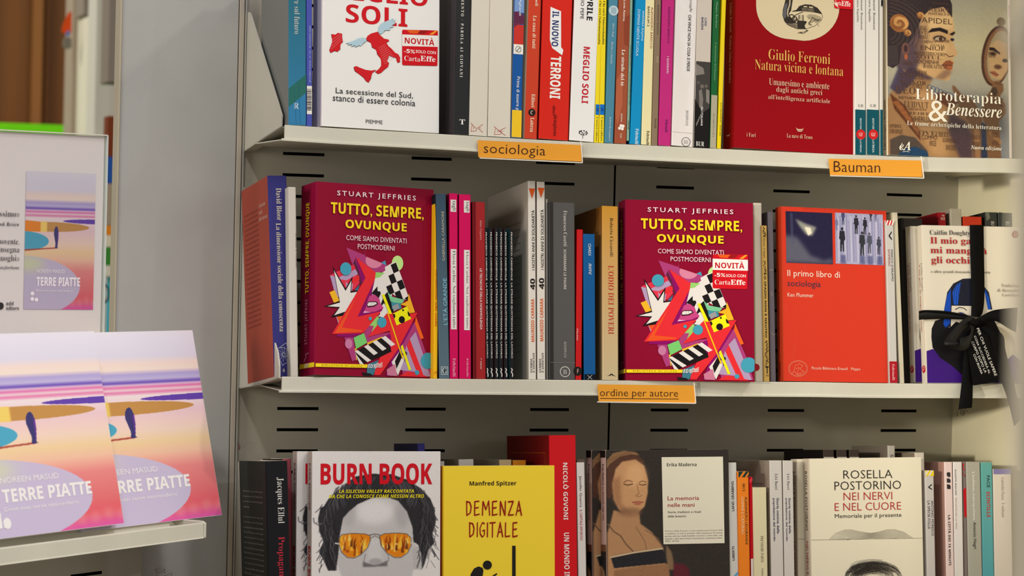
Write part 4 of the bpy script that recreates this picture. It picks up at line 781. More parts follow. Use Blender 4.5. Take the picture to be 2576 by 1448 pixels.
S2('F', (120, 1378), (96, 150), 190, [((52, 74, 92), (88, 110, 124)), (20, 30, 40)], 'slate-blue spine with pale blue capitals and a square monogram at its foot',  # paler foot of this spine is light put into the colour
   [('GABRIELLA CARAMORE', 's', (186, 176, 150), 266, 594, .5, .76, 'u'), ("L'ETÀ GRANDE", 's', (136, 190, 214), 708, 1018, .42, .88, 'u'), ('L', (206, 214, 216), .0005, [(.18, 1296), (.82, 1296), (.82, 1346), (.18, 1346), (.18, 1296)]), ('G', 'r', (206, 214, 216), 1302, 1340, .28, .74, 'h'), ('dot', (60, 70, 76), 1322, .5, .0016)], tilt=TILT[2])
for (a, b_, xr_, l0, l1, nm) in (((190, 1380), (186, 147), 248, .12, .8, 'left'), ((252, 1380), (250, 153), 333, .4, .88, 'right')):
    lab_ = 'raspberry-pink spine with two white label boxes, %s of the matching pair' % nm; o_ = 0 if nm == 'left' else 5
    S2('F', a, b_, xr_, [(204, 6, 88), (120, 4, 50)], lab_, [('band', (222, 216, 212), 190+o_, 270+o_, l0, l1), ('tagli', 's', (40, 36, 40), 197+o_, 262+o_, l0+.12, l1-.02), ('band', (222, 216, 212), 517+o_, 1048+o_, l0, l1),
       ('Flavia Carlini  Noi vogliamo tutto', 'r', (40, 36, 40), 528+o_, 1036+o_, l0+.14, l1-.1), ('Feltrinelli', 'r', (236, 190, 210), 1240, 1360, l0+.2, l1-.12)])
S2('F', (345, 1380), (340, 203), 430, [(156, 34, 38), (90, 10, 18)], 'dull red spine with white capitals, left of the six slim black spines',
   [('Aldo Capitini', 's', (214, 160, 156), 325, 455, .52, .72), ('LE TECNICHE DELLA NONVIOLENZA', 'b', (232, 214, 210), 645, 1050, .54, .72), ('+ manni', 's', (222, 190, 186), 1238, 1310, .54, .7), ('band', (100, 14, 22), 203, 1380, 0, .22)])
ord_ = ['first', 'second', 'third', 'fourth', 'fifth', 'sixth']
cs = [(431, 421, 451, 430, 0), (453, 447, 483, 452, 1), (486, 484, 516, 487, 2), (517, 515, 546, 518, 3), (549, 545, 578, 550, 4), (587, 583, 617, 588, 5)]
for a, bx, r, _, i in cs:
    S2('F', (a, 1380), (bx, 374+i), r, [(24, 24, 28), (30, 96, 104) if i % 2 else (90, 20, 30)], 'slim black paperback with white capitals, %s of six copies from the left' % ord_[i],
       [('FRANCESCO CARNEVALE  LA STRAGE QUOTIDIANA DEL LAVORO', 'b', (216, 212, 208), 405, 1240, .28, .72) if i else ('FRANCESCO CARNEVALE  LA STRAGE QUOTIDIANA DEL LAVORO', 'b', (216, 212, 208), 405, 1240, .1, .8),
        ('L', (216, 212, 208), .0011, [(.3, 1305), (.62, 1315), (.35, 1330), (.7, 1345), (.6, 1362)]), ('band', (24, 84, 92) if i in (1, 3, 4, 5) else (70, 16, 24), 430, 470, .88, 1), ('band', (70, 16, 24), 900, 1010, .9, 1)], D=.11, gap=.0008)
for (a, b_, r, nm) in (((713, 1382), (708, 65), 765, 'left'), ((770, 1382), (766, 70), 826, 'right')):
    z = 0 if nm == 'left' else -4
    cb = S2('F', a, b_, r, [(216, 210, 202), (170, 160, 150)], 'tall white spine with an orange triangle and large 40, %s of the pair' % nm,
       [('P', (214, 90, 30), [(.06, 115+z), (.94, 115+z), (.5, 182+z)]), ('I NOSTRI ANNI DI SOLIDARIETÀ', 'b', (48, 42, 40), 258+z, 656+z, .36, .84, 'u'), ('40', 'H', (34, 30, 30), 712+z, 786+z, .2, .86, 'u'), ('MAURIZIO CARRARA', 'b', (214, 96, 36), 846+z, 1130+z, .32, .74, 'u'),
        ('GUERINI', 'R', (48, 42, 40), 1243, 1333, .18, .44, 'u'), ('E ASSOCIATI', 'R', (48, 42, 40), 1203, 1333, .52, .76, 'u')], D=.15, gap=.0006)
    if nm == 'left':
        pr = Print(cb['left'], cb['inv'], .0003); W_ = ['40 sono gli anni che compie CESVI, 40 sono gli anni in', 'cui abbiamo portato una solidarietà concreta dove', 'ce n\'era bisogno: cibo, acqua, assistenza, cure e', 'la dignità della parte più fragile del mondo, senza', 'distinzione di cultura, di religione e di genere']
        for i in range(22): pr.text(W_[i % 5], 's', (92, 84, 78), .012, cb['H']-.043-i*.0078-.0026, .122 if i < 20 else .07, cb['H']-.043-i*.0078)
        pr.build('back_lettering', cb['cover'])
S2('F', (828, 1350), (823, 185), 844, [(176, 172, 166)], 'thin pale grey spine beside the right-hand orange triangle spine', yf=YF+.006)
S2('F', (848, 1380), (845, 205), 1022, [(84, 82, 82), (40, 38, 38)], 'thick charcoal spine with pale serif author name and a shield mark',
   [('band', (46, 44, 44), 195, 1382, 0, .16), ('Francesco Casetti', 'r', (214, 208, 200), 262, 498, .56, .7), ('SCHERMARE LE PAURE', 'b', (196, 190, 184), 518, 782, .56, .66), ('BOMPIANI', 'r', (180, 176, 170), 1130, 1235, .56, .66), ('band', (130, 126, 122), 1267, 1269, .04, 1), ('dot', (190, 186, 180), 1328, .6, .0062), ('dot', (84, 82, 82), 1328, .6, .0052), ('BB', 'r', (190, 186, 180), 1314, 1344, .53, .67, 'h')])
S2('F', (1023, 1382), (1033, 386), 1064, [(190, 24, 28)], 'slim scarlet spine between the charcoal and the dark blue ones', [('FALSOI', 'b', (220, 190, 186), 1045, 1120, .05, .3), ('dot', (30, 24, 24), 1325, .3, .0052), ('F', 'b', (200, 160, 150), 1310, 1340, .2, .45, 'h')])
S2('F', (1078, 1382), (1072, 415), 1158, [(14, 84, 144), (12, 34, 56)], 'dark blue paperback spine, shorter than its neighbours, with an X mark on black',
   [('CIARDI', 'b', (196, 206, 214), 480, 558, .42, .66), ('nove', 'I', (206, 212, 216), 612, 685, .44, .68), ('band', (14, 18, 26), 1345, 1382, 0, 1), ('L', (206, 206, 206), .0004, [(.28, 1352), (.68, 1378)]), ('L', (206, 206, 206), .0004, [(.68, 1350), (.3, 1378)])])
S2('F', (1200, 1382), (1198, 230), 1308, [((196, 140, 46), (196, 178, 142)), ((120, 74, 20), (150, 128, 96))], 'golden-ochre spine fading to beige with a red serif title',
   [('Roberto Ciccarelli', 'r', (52, 40, 28), 310, 565, .48, .68), ("L'ODIO DEI POVERI", 'r', (176, 50, 34), 625, 1080, .36, .72), ('P', (28, 22, 20), [(.28, 1357), (.44, 1350), (.5, 1342), (.62, 1342), (.66, 1350), (.84, 1358), (.62, 1354), (.56, 1346), (.5, 1354)])])
S2('G', (1003, 1396), (985, 210), 1004, [(204, 196, 180)], 'cream book edge just right of the stickered magenta cover') if 0 else None
S2('G', (950, 1396), (940, 210), 1003, [(206, 198, 182)], 'cream spine just right of the stickered magenta cover', [('dot', (150, 30, 40), 1300, .1, .0042)], yf=YF+.004)
S2('H', (166, 1397), (147, 360), 205, [(206, 168, 92)], 'mustard spine with black curly doodles and heavy black capitals',
   [('Ilaria Crippi', 'i', (44, 36, 28), 440, 575, .2, .6), ('LO SPAZIO NON È NEUTRO', 'X', (26, 22, 22), 678, 1103, .3, .72), ('T', 'X', (26, 22, 22), 1292, 1340, .25, .8, 'h'), ('TAMU', 's', (60, 48, 36), 1348, 1360, .3, .8, 'h')] +
   [('L', (44, 36, 28), .0005, [(.2+.6*random.random(), y), (.2+.6*random.random(), y+8), (.2+.6*random.random(), y+14), (.2+.6*random.random(), y+5)]) for y in list(range(368, 430, 11))+list(range(590, 670, 13))+list(range(1120, 1285, 12))], gap=.0006)
S2('H', (207, 1397), (187, 270), 246, [(112, 106, 114), (70, 64, 72)], 'grey-violet spine behind the orange shrink-wrapped cover', [('L', (190, 176, 150), .0005, [(.1, 660), (.5, 652), (.9, 660)]), ('L', (190, 176, 150), .0005, [(.3, 800), (.55, 815), (.35, 830)]), ('L', (190, 176, 150), .0005, [(.3, 1070), (.55, 1085), (.9, 1080)])], yf=YF+.008)
ei = face_book(2, 'H', (292, 1399), (993, 1402), (275, 238), .016, [(176, 54, 30), (208, 56, 34), (210, 56, 34)], 'orange-red shrink-wrapped cover with two square photographs at the top', yaw=.03, kind='wrap')
ei['edge'] = (cx('H', 255, 1399), cx('H', 237, 250), 14)
do_spine(ei, [('Plummer  Il primo libro di sociologia', 'r', (120, 34, 24), 655, 1160, .35, .6), ('Einaudi', 'r', (120, 34, 24), 1265, 1365, .35, .6)])
c = Canvas(308, 272, 616, 612, 150, (34, 30, 62)); c.poly([(308, 430), (380, 440), (470, 560), (560, 590), (616, 570), (616, 612), (308, 612)], (92, 92, 108), 18); c.poly([(370, 320), (440, 350), (510, 370), (480, 430), (440, 420), (400, 370)], (150, 150, 140), 10); c.poly([(430, 370), (470, 375), (480, 410), (455, 430)], (236, 230, 206), 5)
c.line([(345, 290), (350, 480)], 18, (80, 84, 110), .5); c.noise(4)
def panel_pic(bk, c, k, q, name):
    f = bk['front']; a = f.uv(*cx(k, (q[0]+q[2])/2, q[3])); b = f.uv(*cx(k, (q[0]+q[2])/2, q[1])); l = f.uv(*cx(k, q[0], (q[1]+q[3])/2)); r = f.uv(*cx(k, q[2], (q[1]+q[3])/2))
    c.put(bk, name, 'front', l[0], a[1], r[0], b[1], .0003)
panel_pic(ei, c, 'H', (308, 272, 616, 612), 'dark_photograph')
c = Canvas(635, 282, 952, 618, 160, (168, 166, 196))
for i, x in enumerate(range(640, 950, 14)): c.line([(x, 290+(i*37) % 60), (x+4, 600)], 9, ((140, 138, 172), (196, 194, 214), (120, 120, 160))[i % 3], .6)
def person(x, y, h, col): c.ell(x, y+h*.06, h*.055, h*.065, col, 1); c.poly([(x-h*.1, y+h*.14), (x+h*.1, y+h*.14), (x+h*.13, y+h*.5), (x+h*.07, y+h*.56), (x+h*.07, y+h), (x+h*.02, y+h), (x, y+h*.6), (x-h*.03, y+h), (x-h*.09, y+h), (x-h*.08, y+h*.5), (x-h*.13, y+h*.48)], col, 1)
for q in ((680, 378, 160, (38, 38, 50)), (774, 293, 126, (42, 40, 52)), (832, 305, 116, (42, 40, 52)), (812, 400, 160, (48, 50, 58)), (860, 405, 140, (80, 82, 100)), (922, 430, 120, (66, 66, 84)), (688, 262, 98, (70, 72, 110)), (645, 320, 80, (110, 112, 150)), (872, 250, 80, (50, 50, 64)), (905, 240, 90, (110, 110, 140))): person(*q)
for x in (684, 812, 862, 925): c.poly([(x-16, 560), (x+16, 560), (x+20, 618), (x-18, 618)], (70, 74, 120), 6, .7)
c.noise(5); panel_pic(ei, c, 'H', (635, 282, 952, 618), 'crowd_photograph')
cover_print(ei, [('Il primo libro di', 's', (240, 222, 206), 318, 660, 665, 714), ('sociologia', 's', (66, 50, 74), 318, 725, 538, 778), ('Ken Plummer', 's', (238, 214, 196), 318, 808, 490, 834), ('Piccola Biblioteca Einaudi   Mappe', 's', (238, 196, 176), 478, 1298, 800, 1322)] +
   [('L', (232, 150, 120), .0003, [(388+r_*math.cos(a*.4), 1308+r_*.84*math.sin(a*.4)) for a in range(17)]) for r_ in (64, 58)] + [('L', (232, 150, 120), .0004, [(360, 1330), (370, 1290), (395, 1275), (420, 1290), (400, 1310), (430, 1330), (380, 1345), (395, 1300), (372, 1310)]), ('L', (232, 150, 120), .0004, [(345, 1345), (360, 1325), (385, 1350), (415, 1345)])])
S2('H', (994, 1402), (967, 326), 1051, [(192, 188, 184), (150, 140, 130)], 'light grey spine with red-and-white stripes on top and a red foot',
   [('band', (198, 36, 40), 326, 358, 0, 1)] + [('P', (232, 226, 220), [(x, 358), (x+.2, 326), (x+.36, 326), (x+.16, 358)]) for x in (0, .36, .7)] + FL(425, .35, .72) +
   [("MARCO D'ERAMO", 's', (40, 38, 44), 520, 730, .56, .8), ('DOMINIO', 's', (150, 50, 60), 520, 628, .22, .44), ('band', (166, 22, 36), 1260, 1402, 0, 1), ('Feltrinelli', 'r', (230, 190, 190), 1278, 1385, .34, .66)])
S2('I', (146, 1222), (106, 239), 176, [(196, 188, 166), (186, 176, 156)], 'buff spine pressed against a black book, left of the ribboned cover', yf=YF+.003)
S2('I', (179, 1224), (151, 232), 306, [(52, 49, 44)], 'thick black book rising behind the two cat-title paperbacks', [('band', (34, 31, 29), 232, 1224, 0, .14)], yf=YF+.034, H=.2)
# the two copies of the white book with the blue-haired woman
def doughty(BLp, BRp, TLp, label, yf):
    bk = face_book(2, 'I', BLp, BRp, TLp, .0135, [(206, 196, 180), (214, 206, 190), (216, 208, 192)], label, yaw=0, yf=yf); bk['edge'] = (cx('I', BLp[0]-31, 1225), cx('I', TLp[0]-32, 318), 12)
    do_spine(bk, [('Caitlin Doughty', 'r', (60, 50, 48), 535, 702, .58, .84), ('Il mio gatto mi mangerà gli occhi?', 'R', (150, 40, 40), 540, 930, .22, .46), ('dot', (176, 26, 36), 1145, .5, .0045), ('ρ', 'r', (240, 220, 216), 1130, 1158, .35, .65, 'h')]); return bk
du = doughty((303, 1225), (968, 1228), (272, 312), 'white cover with red title and a blue-haired woman, tied with black ribbon', YF+.001)
KD = (22, 20, 24)
c1 = [('P', (60, 24, 120), [(303, 1225), (300, 1040), (335, 1028), (370, 1040), (430, 1100), (560, 1180), (700, 1150), (800, 1060), (850, 1100), (860, 1226)]),
      ('P', KD, [(330, 910), (350, 865), (400, 850), (430, 905), (465, 868), (458, 830), (660, 830), (690, 860), (740, 960), (750, 1040), (700, 1110), (600, 1160), (520, 1190), (440, 1120), (380, 1080), (335, 1020), (328, 960)]),
      ('P', (216, 206, 190), [(440, 690), (640, 690), (640, 860), (560, 900), (470, 870), (440, 900)]),
      ('P', (28, 30, 46), [(396, 890), (402, 800), (420, 700), (455, 650), (510, 622), (560, 620), (620, 650), (660, 700), (680, 800), (660, 800), (636, 700), (630, 782), (560, 780), (445, 778), (440, 900), (412, 900)]),
      ('P', (20, 70, 176), [(398, 885), (404, 800), (418, 720), (440, 680), (440, 760), (436, 880), (410, 905)]), ('P', (24, 80, 190), [(455, 770), (450, 700), (470, 660), (500, 640), (490, 700), (480, 775)]), ('P', (24, 80, 190), [(636, 700), (640, 680), (660, 730), (672, 800), (655, 800)])] + \
     [('L', (24, 26, 40), .0005, [(455+i*16, 776), (460+i*13, 700), (480+i*9, 640)]) for i in range(6)] + \
     [('L', KD, .001, [(465, 800), (490, 788), (515, 792), (532, 805)]), ('L', KD, .0008, [(470, 830), (490, 816), (515, 822), (528, 832)]), ('E', (40, 60, 150), 500, 828, 14, 9)]
cover_print(du, c1, 'cover_picture', k='I')
RD = (170, 34, 34)
cover_print(du, [('Caitlin Doughty', 'r', (54, 46, 46), 318, 342, 550, 378), ('Il mio gatto', 'R', RD, 320, 384, 628, 432), ('mi mangerà', 'R', RD, 322, 440, 648, 488), ('gli occhi?', 'R', RD, 326, 495, 568, 545), ('e altre grandi domande sulla morte', 'r', (70, 60, 58), 325, 575, 668, 594),
   ('Traduzione', 'r', (110, 100, 92), 731, 652, 836, 670), ('di Alessandra', 'r', (110, 100, 92), 708, 680, 836, 698), ('Castellazzi', 'r', (110, 100, 92), 736, 708, 840, 724), ('E', (150, 60, 60), 812, 366, 18, 20), ('ρ', 'r', (220, 200, 190), 805, 354, 820, 380)], k='I', base=.0008)
d2 = doughty((235, 1225), (900, 1228), (205, 318), 'second copy of the white cover, spine out behind the ribboned one, without ribbon', YF+.0175)
cover_print(d2, c1[:2], 'cover_picture', k='I', src=du)
# books standing at the back behind the ribboned cover
S2('I', (415, 900), (405, 240), 0, [(0, 0, 0)], '') if 0 else None
def back2(x0, x1, y, cols, lab, pr=(), yf=YF+.045, **kw): return S2('I', (x0+14, 700), (x0, y), x1+14, cols, lab, pr, yf=yf, gap=.0006, **kw)
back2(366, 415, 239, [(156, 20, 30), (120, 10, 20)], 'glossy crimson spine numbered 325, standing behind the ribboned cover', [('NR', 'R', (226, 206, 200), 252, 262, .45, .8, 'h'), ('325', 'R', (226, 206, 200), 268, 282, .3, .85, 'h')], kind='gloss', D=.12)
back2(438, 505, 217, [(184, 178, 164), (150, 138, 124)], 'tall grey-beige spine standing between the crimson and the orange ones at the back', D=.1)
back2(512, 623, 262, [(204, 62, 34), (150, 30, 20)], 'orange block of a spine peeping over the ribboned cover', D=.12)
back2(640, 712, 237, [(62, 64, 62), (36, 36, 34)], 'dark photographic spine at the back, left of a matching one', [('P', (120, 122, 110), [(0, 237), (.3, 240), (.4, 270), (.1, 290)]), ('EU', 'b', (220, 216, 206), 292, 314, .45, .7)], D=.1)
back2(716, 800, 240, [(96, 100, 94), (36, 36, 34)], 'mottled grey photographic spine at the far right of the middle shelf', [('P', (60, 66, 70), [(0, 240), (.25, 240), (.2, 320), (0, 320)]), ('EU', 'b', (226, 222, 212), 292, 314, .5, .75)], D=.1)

# ------------------------------------------------------------------ black ribbon, bow and tag
rb = tag(empty('gift_ribbon', Matrix.Translation(du['front'].pt(.07, .08, .003))), 'wide black ribbon tied in a bow round the blue-haired woman cover', 'ribbon')
rinv = rb.matrix_world.inverted(); F_ = du['front']
def rpt(k, x, y, l):
    n = F_.n; return rinv @ hit(*cx(k, x, y), F_.pt(0, 0, l), n)
def band(pts, name, m, th=.0005):
    """ribbon through pairs of edge points (x1,y1,x2,y2,lift)"""
    b = MB(); n = len(pts); A = [rpt('P', p[0], p[1], p[4]) for p in pts]; B = [rpt('P', p[2], p[3], p[4]+(p[5] if len(p) > 5 else 0)) for p in pts]
    K = 5; AA, BB = [], []
    for i in range(n-1):
        for j in range(K):
            t = j/K; p0 = max(i-1, 0); p3 = min(i+2, n-1)
            def cr(P): return .5*((2*P[i])+(P[i+1]-P[p0])*t+(2*P[p0]-5*P[i]+4*P[i+1]-P[p3])*t*t+(-P[p0]+3*P[i]-3*P[i+1]+P[p3])*t**3)
            AA.append(cr(A)); BB.append(cr(B))
    AA.append(A[-1]); BB.append(B[-1]); off = rinv.to_3x3() @ (F_.n*-th); k = len(AA)
    V = AA+BB+[v+off for v in AA]+[v+off for v in BB]; F = []
    for i in range(k-1): F += [(i, i+1, k+i+1, k+i), (2*k+i, 3*k+i, 3*k+i+1, 2*k+i+1), (i, 2*k+i, 2*k+i+1, i+1), (k+i, k+i+1, 3*k+i+1, 3*k+i)]
    b.add(V, F, m); return b.build(name, rb, smooth=True)
mr, mg = mat((12, 11, 11), 'ribbon'), mat((16, 15, 15), 'glitter')
band([(632, -790, 790, -790, .0025), (640, -400, 795, -400, .0025), (655, 0, 800, 0, .003), (650, 180, 780, 200, .004), (650, 250, 740, 260, .006)], 'upright_band', mr)
band([(54, 190, 54, 292, .0022), (130, 180, 132, 284, .0025), (350, 190, 350, 280, .003), (600, 235, 620, 290, .006), (690, 270, 680, 320, .008)], 'cross_band', mg)
band([(56, 188, 56, 215, .0028), (130, 178, 132, 200, .003), (350, 188, 350, 215, .004), (600, 232, 605, 250, .007)], 'fold', mr)
band([(640, 240, 690, 330, .008), (540, 300, 560, 420, .012), (360, 500, 480, 520, .016, .004), (370, 590, 520, 545, .02), (560, 640, 520, 500, .016), (640, 560, 640, 450, .013), (690, 330, 640, 300, .01)], 'bow_loop', mg)
band([(690, 290, 720, 380, .008), (860, 195, 900, 300, .014), (1000, 165, 1080, 390, .018), (1180, 150, 1160, 432, .02)], 'bow_loop', mr)
band([(590, 590, 700, 600, .006), (560, 720, 680, 720, .007), (540, 1000, 668, 1000, .008), (520, 1180, 664, 1180, .012), (502, 1310, 655, 1290, .0125)], 'ribbon_tail', mr)
band([(700, 330, 760, 300, .007), (880, 600, 1000, 450, .009), (960, 900, 1040, 640, .010), (1060, 1180, 1130, 980, .014), (1140, 1500, 1230, 1400, .016)], 'ribbon_tail', mr)
b = MB(); kc = [rpt('P', 680+45*math.cos(a*.785), 320+48*math.sin(a*.785), .013) for a in range(8)]; kp = [rpt('P', 680+25*math.cos(a*.785), 320+26*math.sin(a*.785), .019) for a in range(8)]
b.add(kc+kp, [(i, (i+1) % 8, 8+(i+1) % 8, 8+i) for i in range(8)]+[tuple(range(8, 16))], mr); b.build('knot', rb, smooth=True)
b = MB()
for i, (x, y, dx, dy) in enumerate(((500, 1310, -16, 80), (530, 1310, -6, 60), (545, 1312, -2, 70), (560, 1312, 2, 68), (575, 1310, -4, 50), (590, 1306, 16, 36), (510, 1280, 12, -8), (560, 1275, 8, -10), (610, 1290, 10, -10))):
    p, q = rpt('P', x, y, .0127), rpt('P', x+dx, y+dy, .013); b.prism([p, q, q+Vector((.0004, 0, 0)), p+Vector((.0004, 0, 0))], (0, -.0003, 0), mr)
fr_ = b.build('frayed_threads', rb); fr_['kind'] = 'stuff'
tg_o = F_.pt(.07, .05, .009); tg = tag(empty('gift_tag', Matrix.Translation(tg_o)), 'black card tag with white handwriting hanging from the bow of the ribbon', 'tag'); ti = tg.matrix_world.inverted()
TP = [(640, 400), (720, 370), (840, 470), (1000, 930), (960, 990), (690, 1035), (665, 1030), (600, 560)]
tp = lambda x, y, l=.0095: ti @ hit(*cx('P', x, y), F_.pt(0, 0, l), F_.n)
b = MB(); b.prism([tp(*p) for p in TP], ti.to_3x3() @ (F_.n*-.0005), mat((12, 11, 12), 'ribbon')); b.build('card', tg)
for (txt, x0, y0, x1, y1, hgt) in (('PER CHI VUOLE SAPERE', 722, 385, 930, 925, 34), ("COSA SUCCEDERÀ AL", 690, 470, 862, 900, 32), ('CORPO DOPO LA', 660, 535, 815, 890, 30), ('CON IRONIA', 680, 680, 772, 905, 28)):
    g, F = glyphs(txt, 's'); o_ = tp(x0, y0, .0102); e = tp(x1, y1, .0102)-o_; u_ = tp(x0+(y1-y0), y0-(x1-x0), .0102)-o_; u_ = u_.normalized()*e.length*(hgt/math.hypot(x1-x0, y1-y0))
    mesh('lettering', [o_+e*x+u_*y-u_*.5 for x, y in g], F, [mat((222, 220, 214), 'ink')], parent=tg)
# ================================================================== bottom shelf
def S3(k, A, B, xr, c, lab, pr=(), **kw): return spine_book(3, k, A, B, xr, c, lab, pr, **kw)
WB = (232, 228, 224)
el = S3('J', (406, 1448), (381, 424), 607, [(24, 24, 28), (46, 46, 42)], 'thick black spine with white and red serif lettering, far left of the bottom shelf',
   [('Jacques Ellul', 'r', (222, 220, 214), 568, 978, .43, .8), ('Propaganda', 'r', (196, 50, 66), 1098, 1540, .42, .78)])
pr = Print(el['left'], el['inv'], .0003); LN = ['Pubblicato nel 1962 e riproposto ora in Italia, Propaganda', 'è un testo ancora attualissimo. Ellul - filosofo, sociologo', 'e teologo - indaga i meccanismi profondi della propaganda', 'e la sua azione sull\'individuo e sulle masse del mondo']
for i in range(30):
    if i == 4: continue
    pr.text(LN[i % 4], 'r', (150, 148, 140), .018, el['H']-.033-i*.0058-.0026, .118 if i != 3 else .05, el['H']-.033-i*.0058)
pr.build('back_lettering', el['cover'])
S3('J', (545, 700), (535, 404), 625, [(176, 84, 96), (50, 40, 36)], 'pink-topped spine mostly hidden behind the leftmost black book', yf=YF+.05, D=.1)
def burn(BL, BR, TL, lab, yf):
    bk = face_book(3, 'J', BL, BR, TL, .0205, [(206, 194, 186), WB, WB], lab, yf=yf); bk['edge'] = (cx('J', BL[0]-42, BL[1]), cx('J', TL[0]-41, TL[1]), 11.8)
    do_spine(bk, [('KARA SWISHER', 's', (150, 50, 50), 440, 862, .4, .72), ('BURN BOOK', 'H', (200, 24, 34), 1180, 1570, .3, .85)]); return bk
b2 = burn((789, 1448), (1940, 1448), (797, 336), 'white cover with big red capitals and a dark-haired person in flame-lensed sunglasses, front copy', YF+.001)
J = Canvas(795, 336, 1940, 1960, 300, (226, 221, 220))
HA = (46, 44, 48)
J.poly([(1060, 1000), (1100, 760), (1250, 660), (1500, 650), (1650, 780), (1680, 1000), (1700, 1200), (1760, 1250), (1790, 1330), (1700, 1450), (1650, 1700), (1400, 1960), (1200, 1850), (1060, 1500), (1020, 1400), (1040, 1200)], (196, 192, 193), 8)
J.poly([(1690, 1260), (1740, 1230), (1800, 1260), (1800, 1330), (1750, 1450), (1700, 1450)], (186, 182, 184), 5); J.line([(1730, 1290), (1760, 1260), (1780, 1300), (1750, 1380)], 8, (110, 106, 108), .7)
J.ell(1350, 900, 170, 120, (224, 221, 222), 45); J.ell(1120, 900, 60, 140, (176, 172, 175), 30, .7); J.ell(1600, 920, 60, 140, (170, 166, 170), 30, .7)
J.poly([(1300, 1150), (1400, 1150), (1420, 1400), (1290, 1400)], (206, 203, 204), 15); J.poly([(1250, 1370), (1290, 1385), (1350, 1400), (1430, 1380), (1470, 1360), (1465, 1415), (1250, 1420)], (86, 82, 86), 9, .8); J.ell(1360, 1370, 60, 30, (170, 166, 168), 10); J.line([(1270, 1300), (1255, 1370), (1290, 1400)], 8, (130, 126, 130), .8); J.line([(1470, 1300), (1480, 1360), (1440, 1395)], 8, (130, 126, 130), .8)
hr = random.Random(4)
J.poly([(1090, 640), (1180, 570), (1330, 545), (1500, 550), (1640, 600), (1760, 680), (1850, 780), (1890, 880), (1900, 1010), (1870, 1120), (1890, 1200), (1840, 1260), (1800, 1400), (1780, 1448), (1770, 1300), (1745, 1220), (1700, 1190), (1690, 1050), (1640, 900), (1560, 800), (1450, 760), (1330, 770), (1200, 830), (1120, 900), (1070, 960), (1045, 1100), (1030, 1300), (1010, 1448), (940, 1448), (890, 1330), (860, 1280), (900, 1180), (860, 1080), (850, 960), (870, 860), (900, 850), (940, 780), (1000, 720)], HA, 5)
for i in range(150):
    x = hr.uniform(1000, 1800); a = (x-1380)/420; y = 575+130*a*a; L_ = hr.uniform(60, 150)+190*abs(a); s_ = 1 if a > 0 else -1
    J.line([(x, y), (x+s_*40, y+L_*.35), (x+s_*(60+30*abs(a)), y+L_*.7), (x+s_*70*abs(a)+s_*20, y+L_)], hr.uniform(3, 7), hr.choice([(90, 88, 94), (30, 28, 32), (70, 68, 74), (120, 118, 124)]), .5)
for i in range(46):
    sd = hr.choice((-1, 1)); y = hr.uniform(800, 1400); x = (905 if sd < 0 else 1860)+hr.uniform(-20, 20)
    J.line([(x, y), (x+sd*25, y+40), (x+sd*hr.uniform(20, 60), y+hr.uniform(50, 100))], hr.uniform(4, 9), (60, 58, 64), .8)
for i in range(60):
    sd = hr.choice((-1, 1)); y = hr.uniform(880, 1400); x = (960 if sd < 0 else 1800)+hr.uniform(-60, 50)
    J.line([(x, y-60), (x+sd*10, y), (x-sd*15, y+80)], hr.uniform(4, 8), hr.choice([(24, 22, 26), (84, 82, 88), (110, 108, 112)]), .55)
J.line([(810, 960), (815, 1000), (850, 1022), (880, 1010)], 14, (110, 106, 112), .7)
GL1 = [(1035, 1150), (1060, 1115), (1140, 1103), (1260, 1108), (1312, 1125), (1315, 1170), (1290, 1240), (1230, 1305), (1170, 1335), (1110, 1330), (1060, 1280), (1035, 1210)]
GL2 = [(1395, 1130), (1440, 1108), (1560, 1103), (1640, 1112), (1678, 1150), (1680, 1220), (1650, 1290), (1590, 1335), (1530, 1335), (1460, 1290), (1410, 1220)]
for G_ in (GL1, GL2):
    m_ = J.mpoly(G_); J.mix(J.soft(J.mpoly(G_), 0), (226, 132, 22)); xs = [p[0] for p in G_]
    keep = J.a.copy()
    for i in range(26):
        x = hr.uniform(min(xs), max(xs)); y = hr.uniform(1090, 1200); h_ = hr.uniform(60, 160)
        J.poly([(x-12, y+h_), (x-4, y+h_*.4), (x+hr.uniform(-20, 20), y), (x+10, y+h_*.5), (x+14, y+h_)], hr.choice([(250, 196, 60), (255, 226, 120), (150, 60, 14), (90, 34, 16), (236, 150, 30)]), 4, .8)
    J.a = keep*(1-m_[..., None])+J.a*m_[..., None]; J.line(G_+[G_[0]], 9, (96, 84, 80)); J.line([(x+2, y-3) for x, y in G_], 3, (210, 204, 200), .8)
J.line([(1312, 1120), (1355, 1112), (1395, 1120)], 9, (110, 100, 98)); J.line([(1318, 1150), (1355, 1128), (1392, 1150)], 8, (130, 122, 120)); J.line([(1005, 1195), (1035, 1200)], 14, (200, 196, 194)); J.line([(1680, 1200), (1720, 1206)], 14, (200, 196, 194))
J.noise(3)
def burn_lett(bk):
    cover_print(bk, [('BURN BOOK', 'H', (206, 20, 36), 874, 442, 1870, 632), ('LA SILICON VALLEY RACCONTATA', 'o', (236, 216, 30), 1036, 676, 1706, 706), ('DA CHI LA CONOSCE COME NESSUN ALTRO', 'o', (236, 216, 30), 948, 720, 1796, 752)], k='J', base=.0005, src=b2)
J.put(b2); burn_lett(b2)
b1 = burn((650, 1448), (1801, 1448), (662, 338), 'white cover with red capitals, rear copy showing only spine and strip', YF+.024)
J.put(b1); burn_lett(b1)
def B3(k, A, B, xr, c, lab, pr=(), yf=YF+.05, **kw): kw.setdefault('D', .1); return S3(k, A, B, xr, c, lab, pr, yf=yf, gap=.0006, **kw)
B3('J', (1745, 700), (1740, 265), 1815, [(62, 60, 140), (36, 34, 84)], 'indigo spine standing tall behind the flame-sunglasses cover')
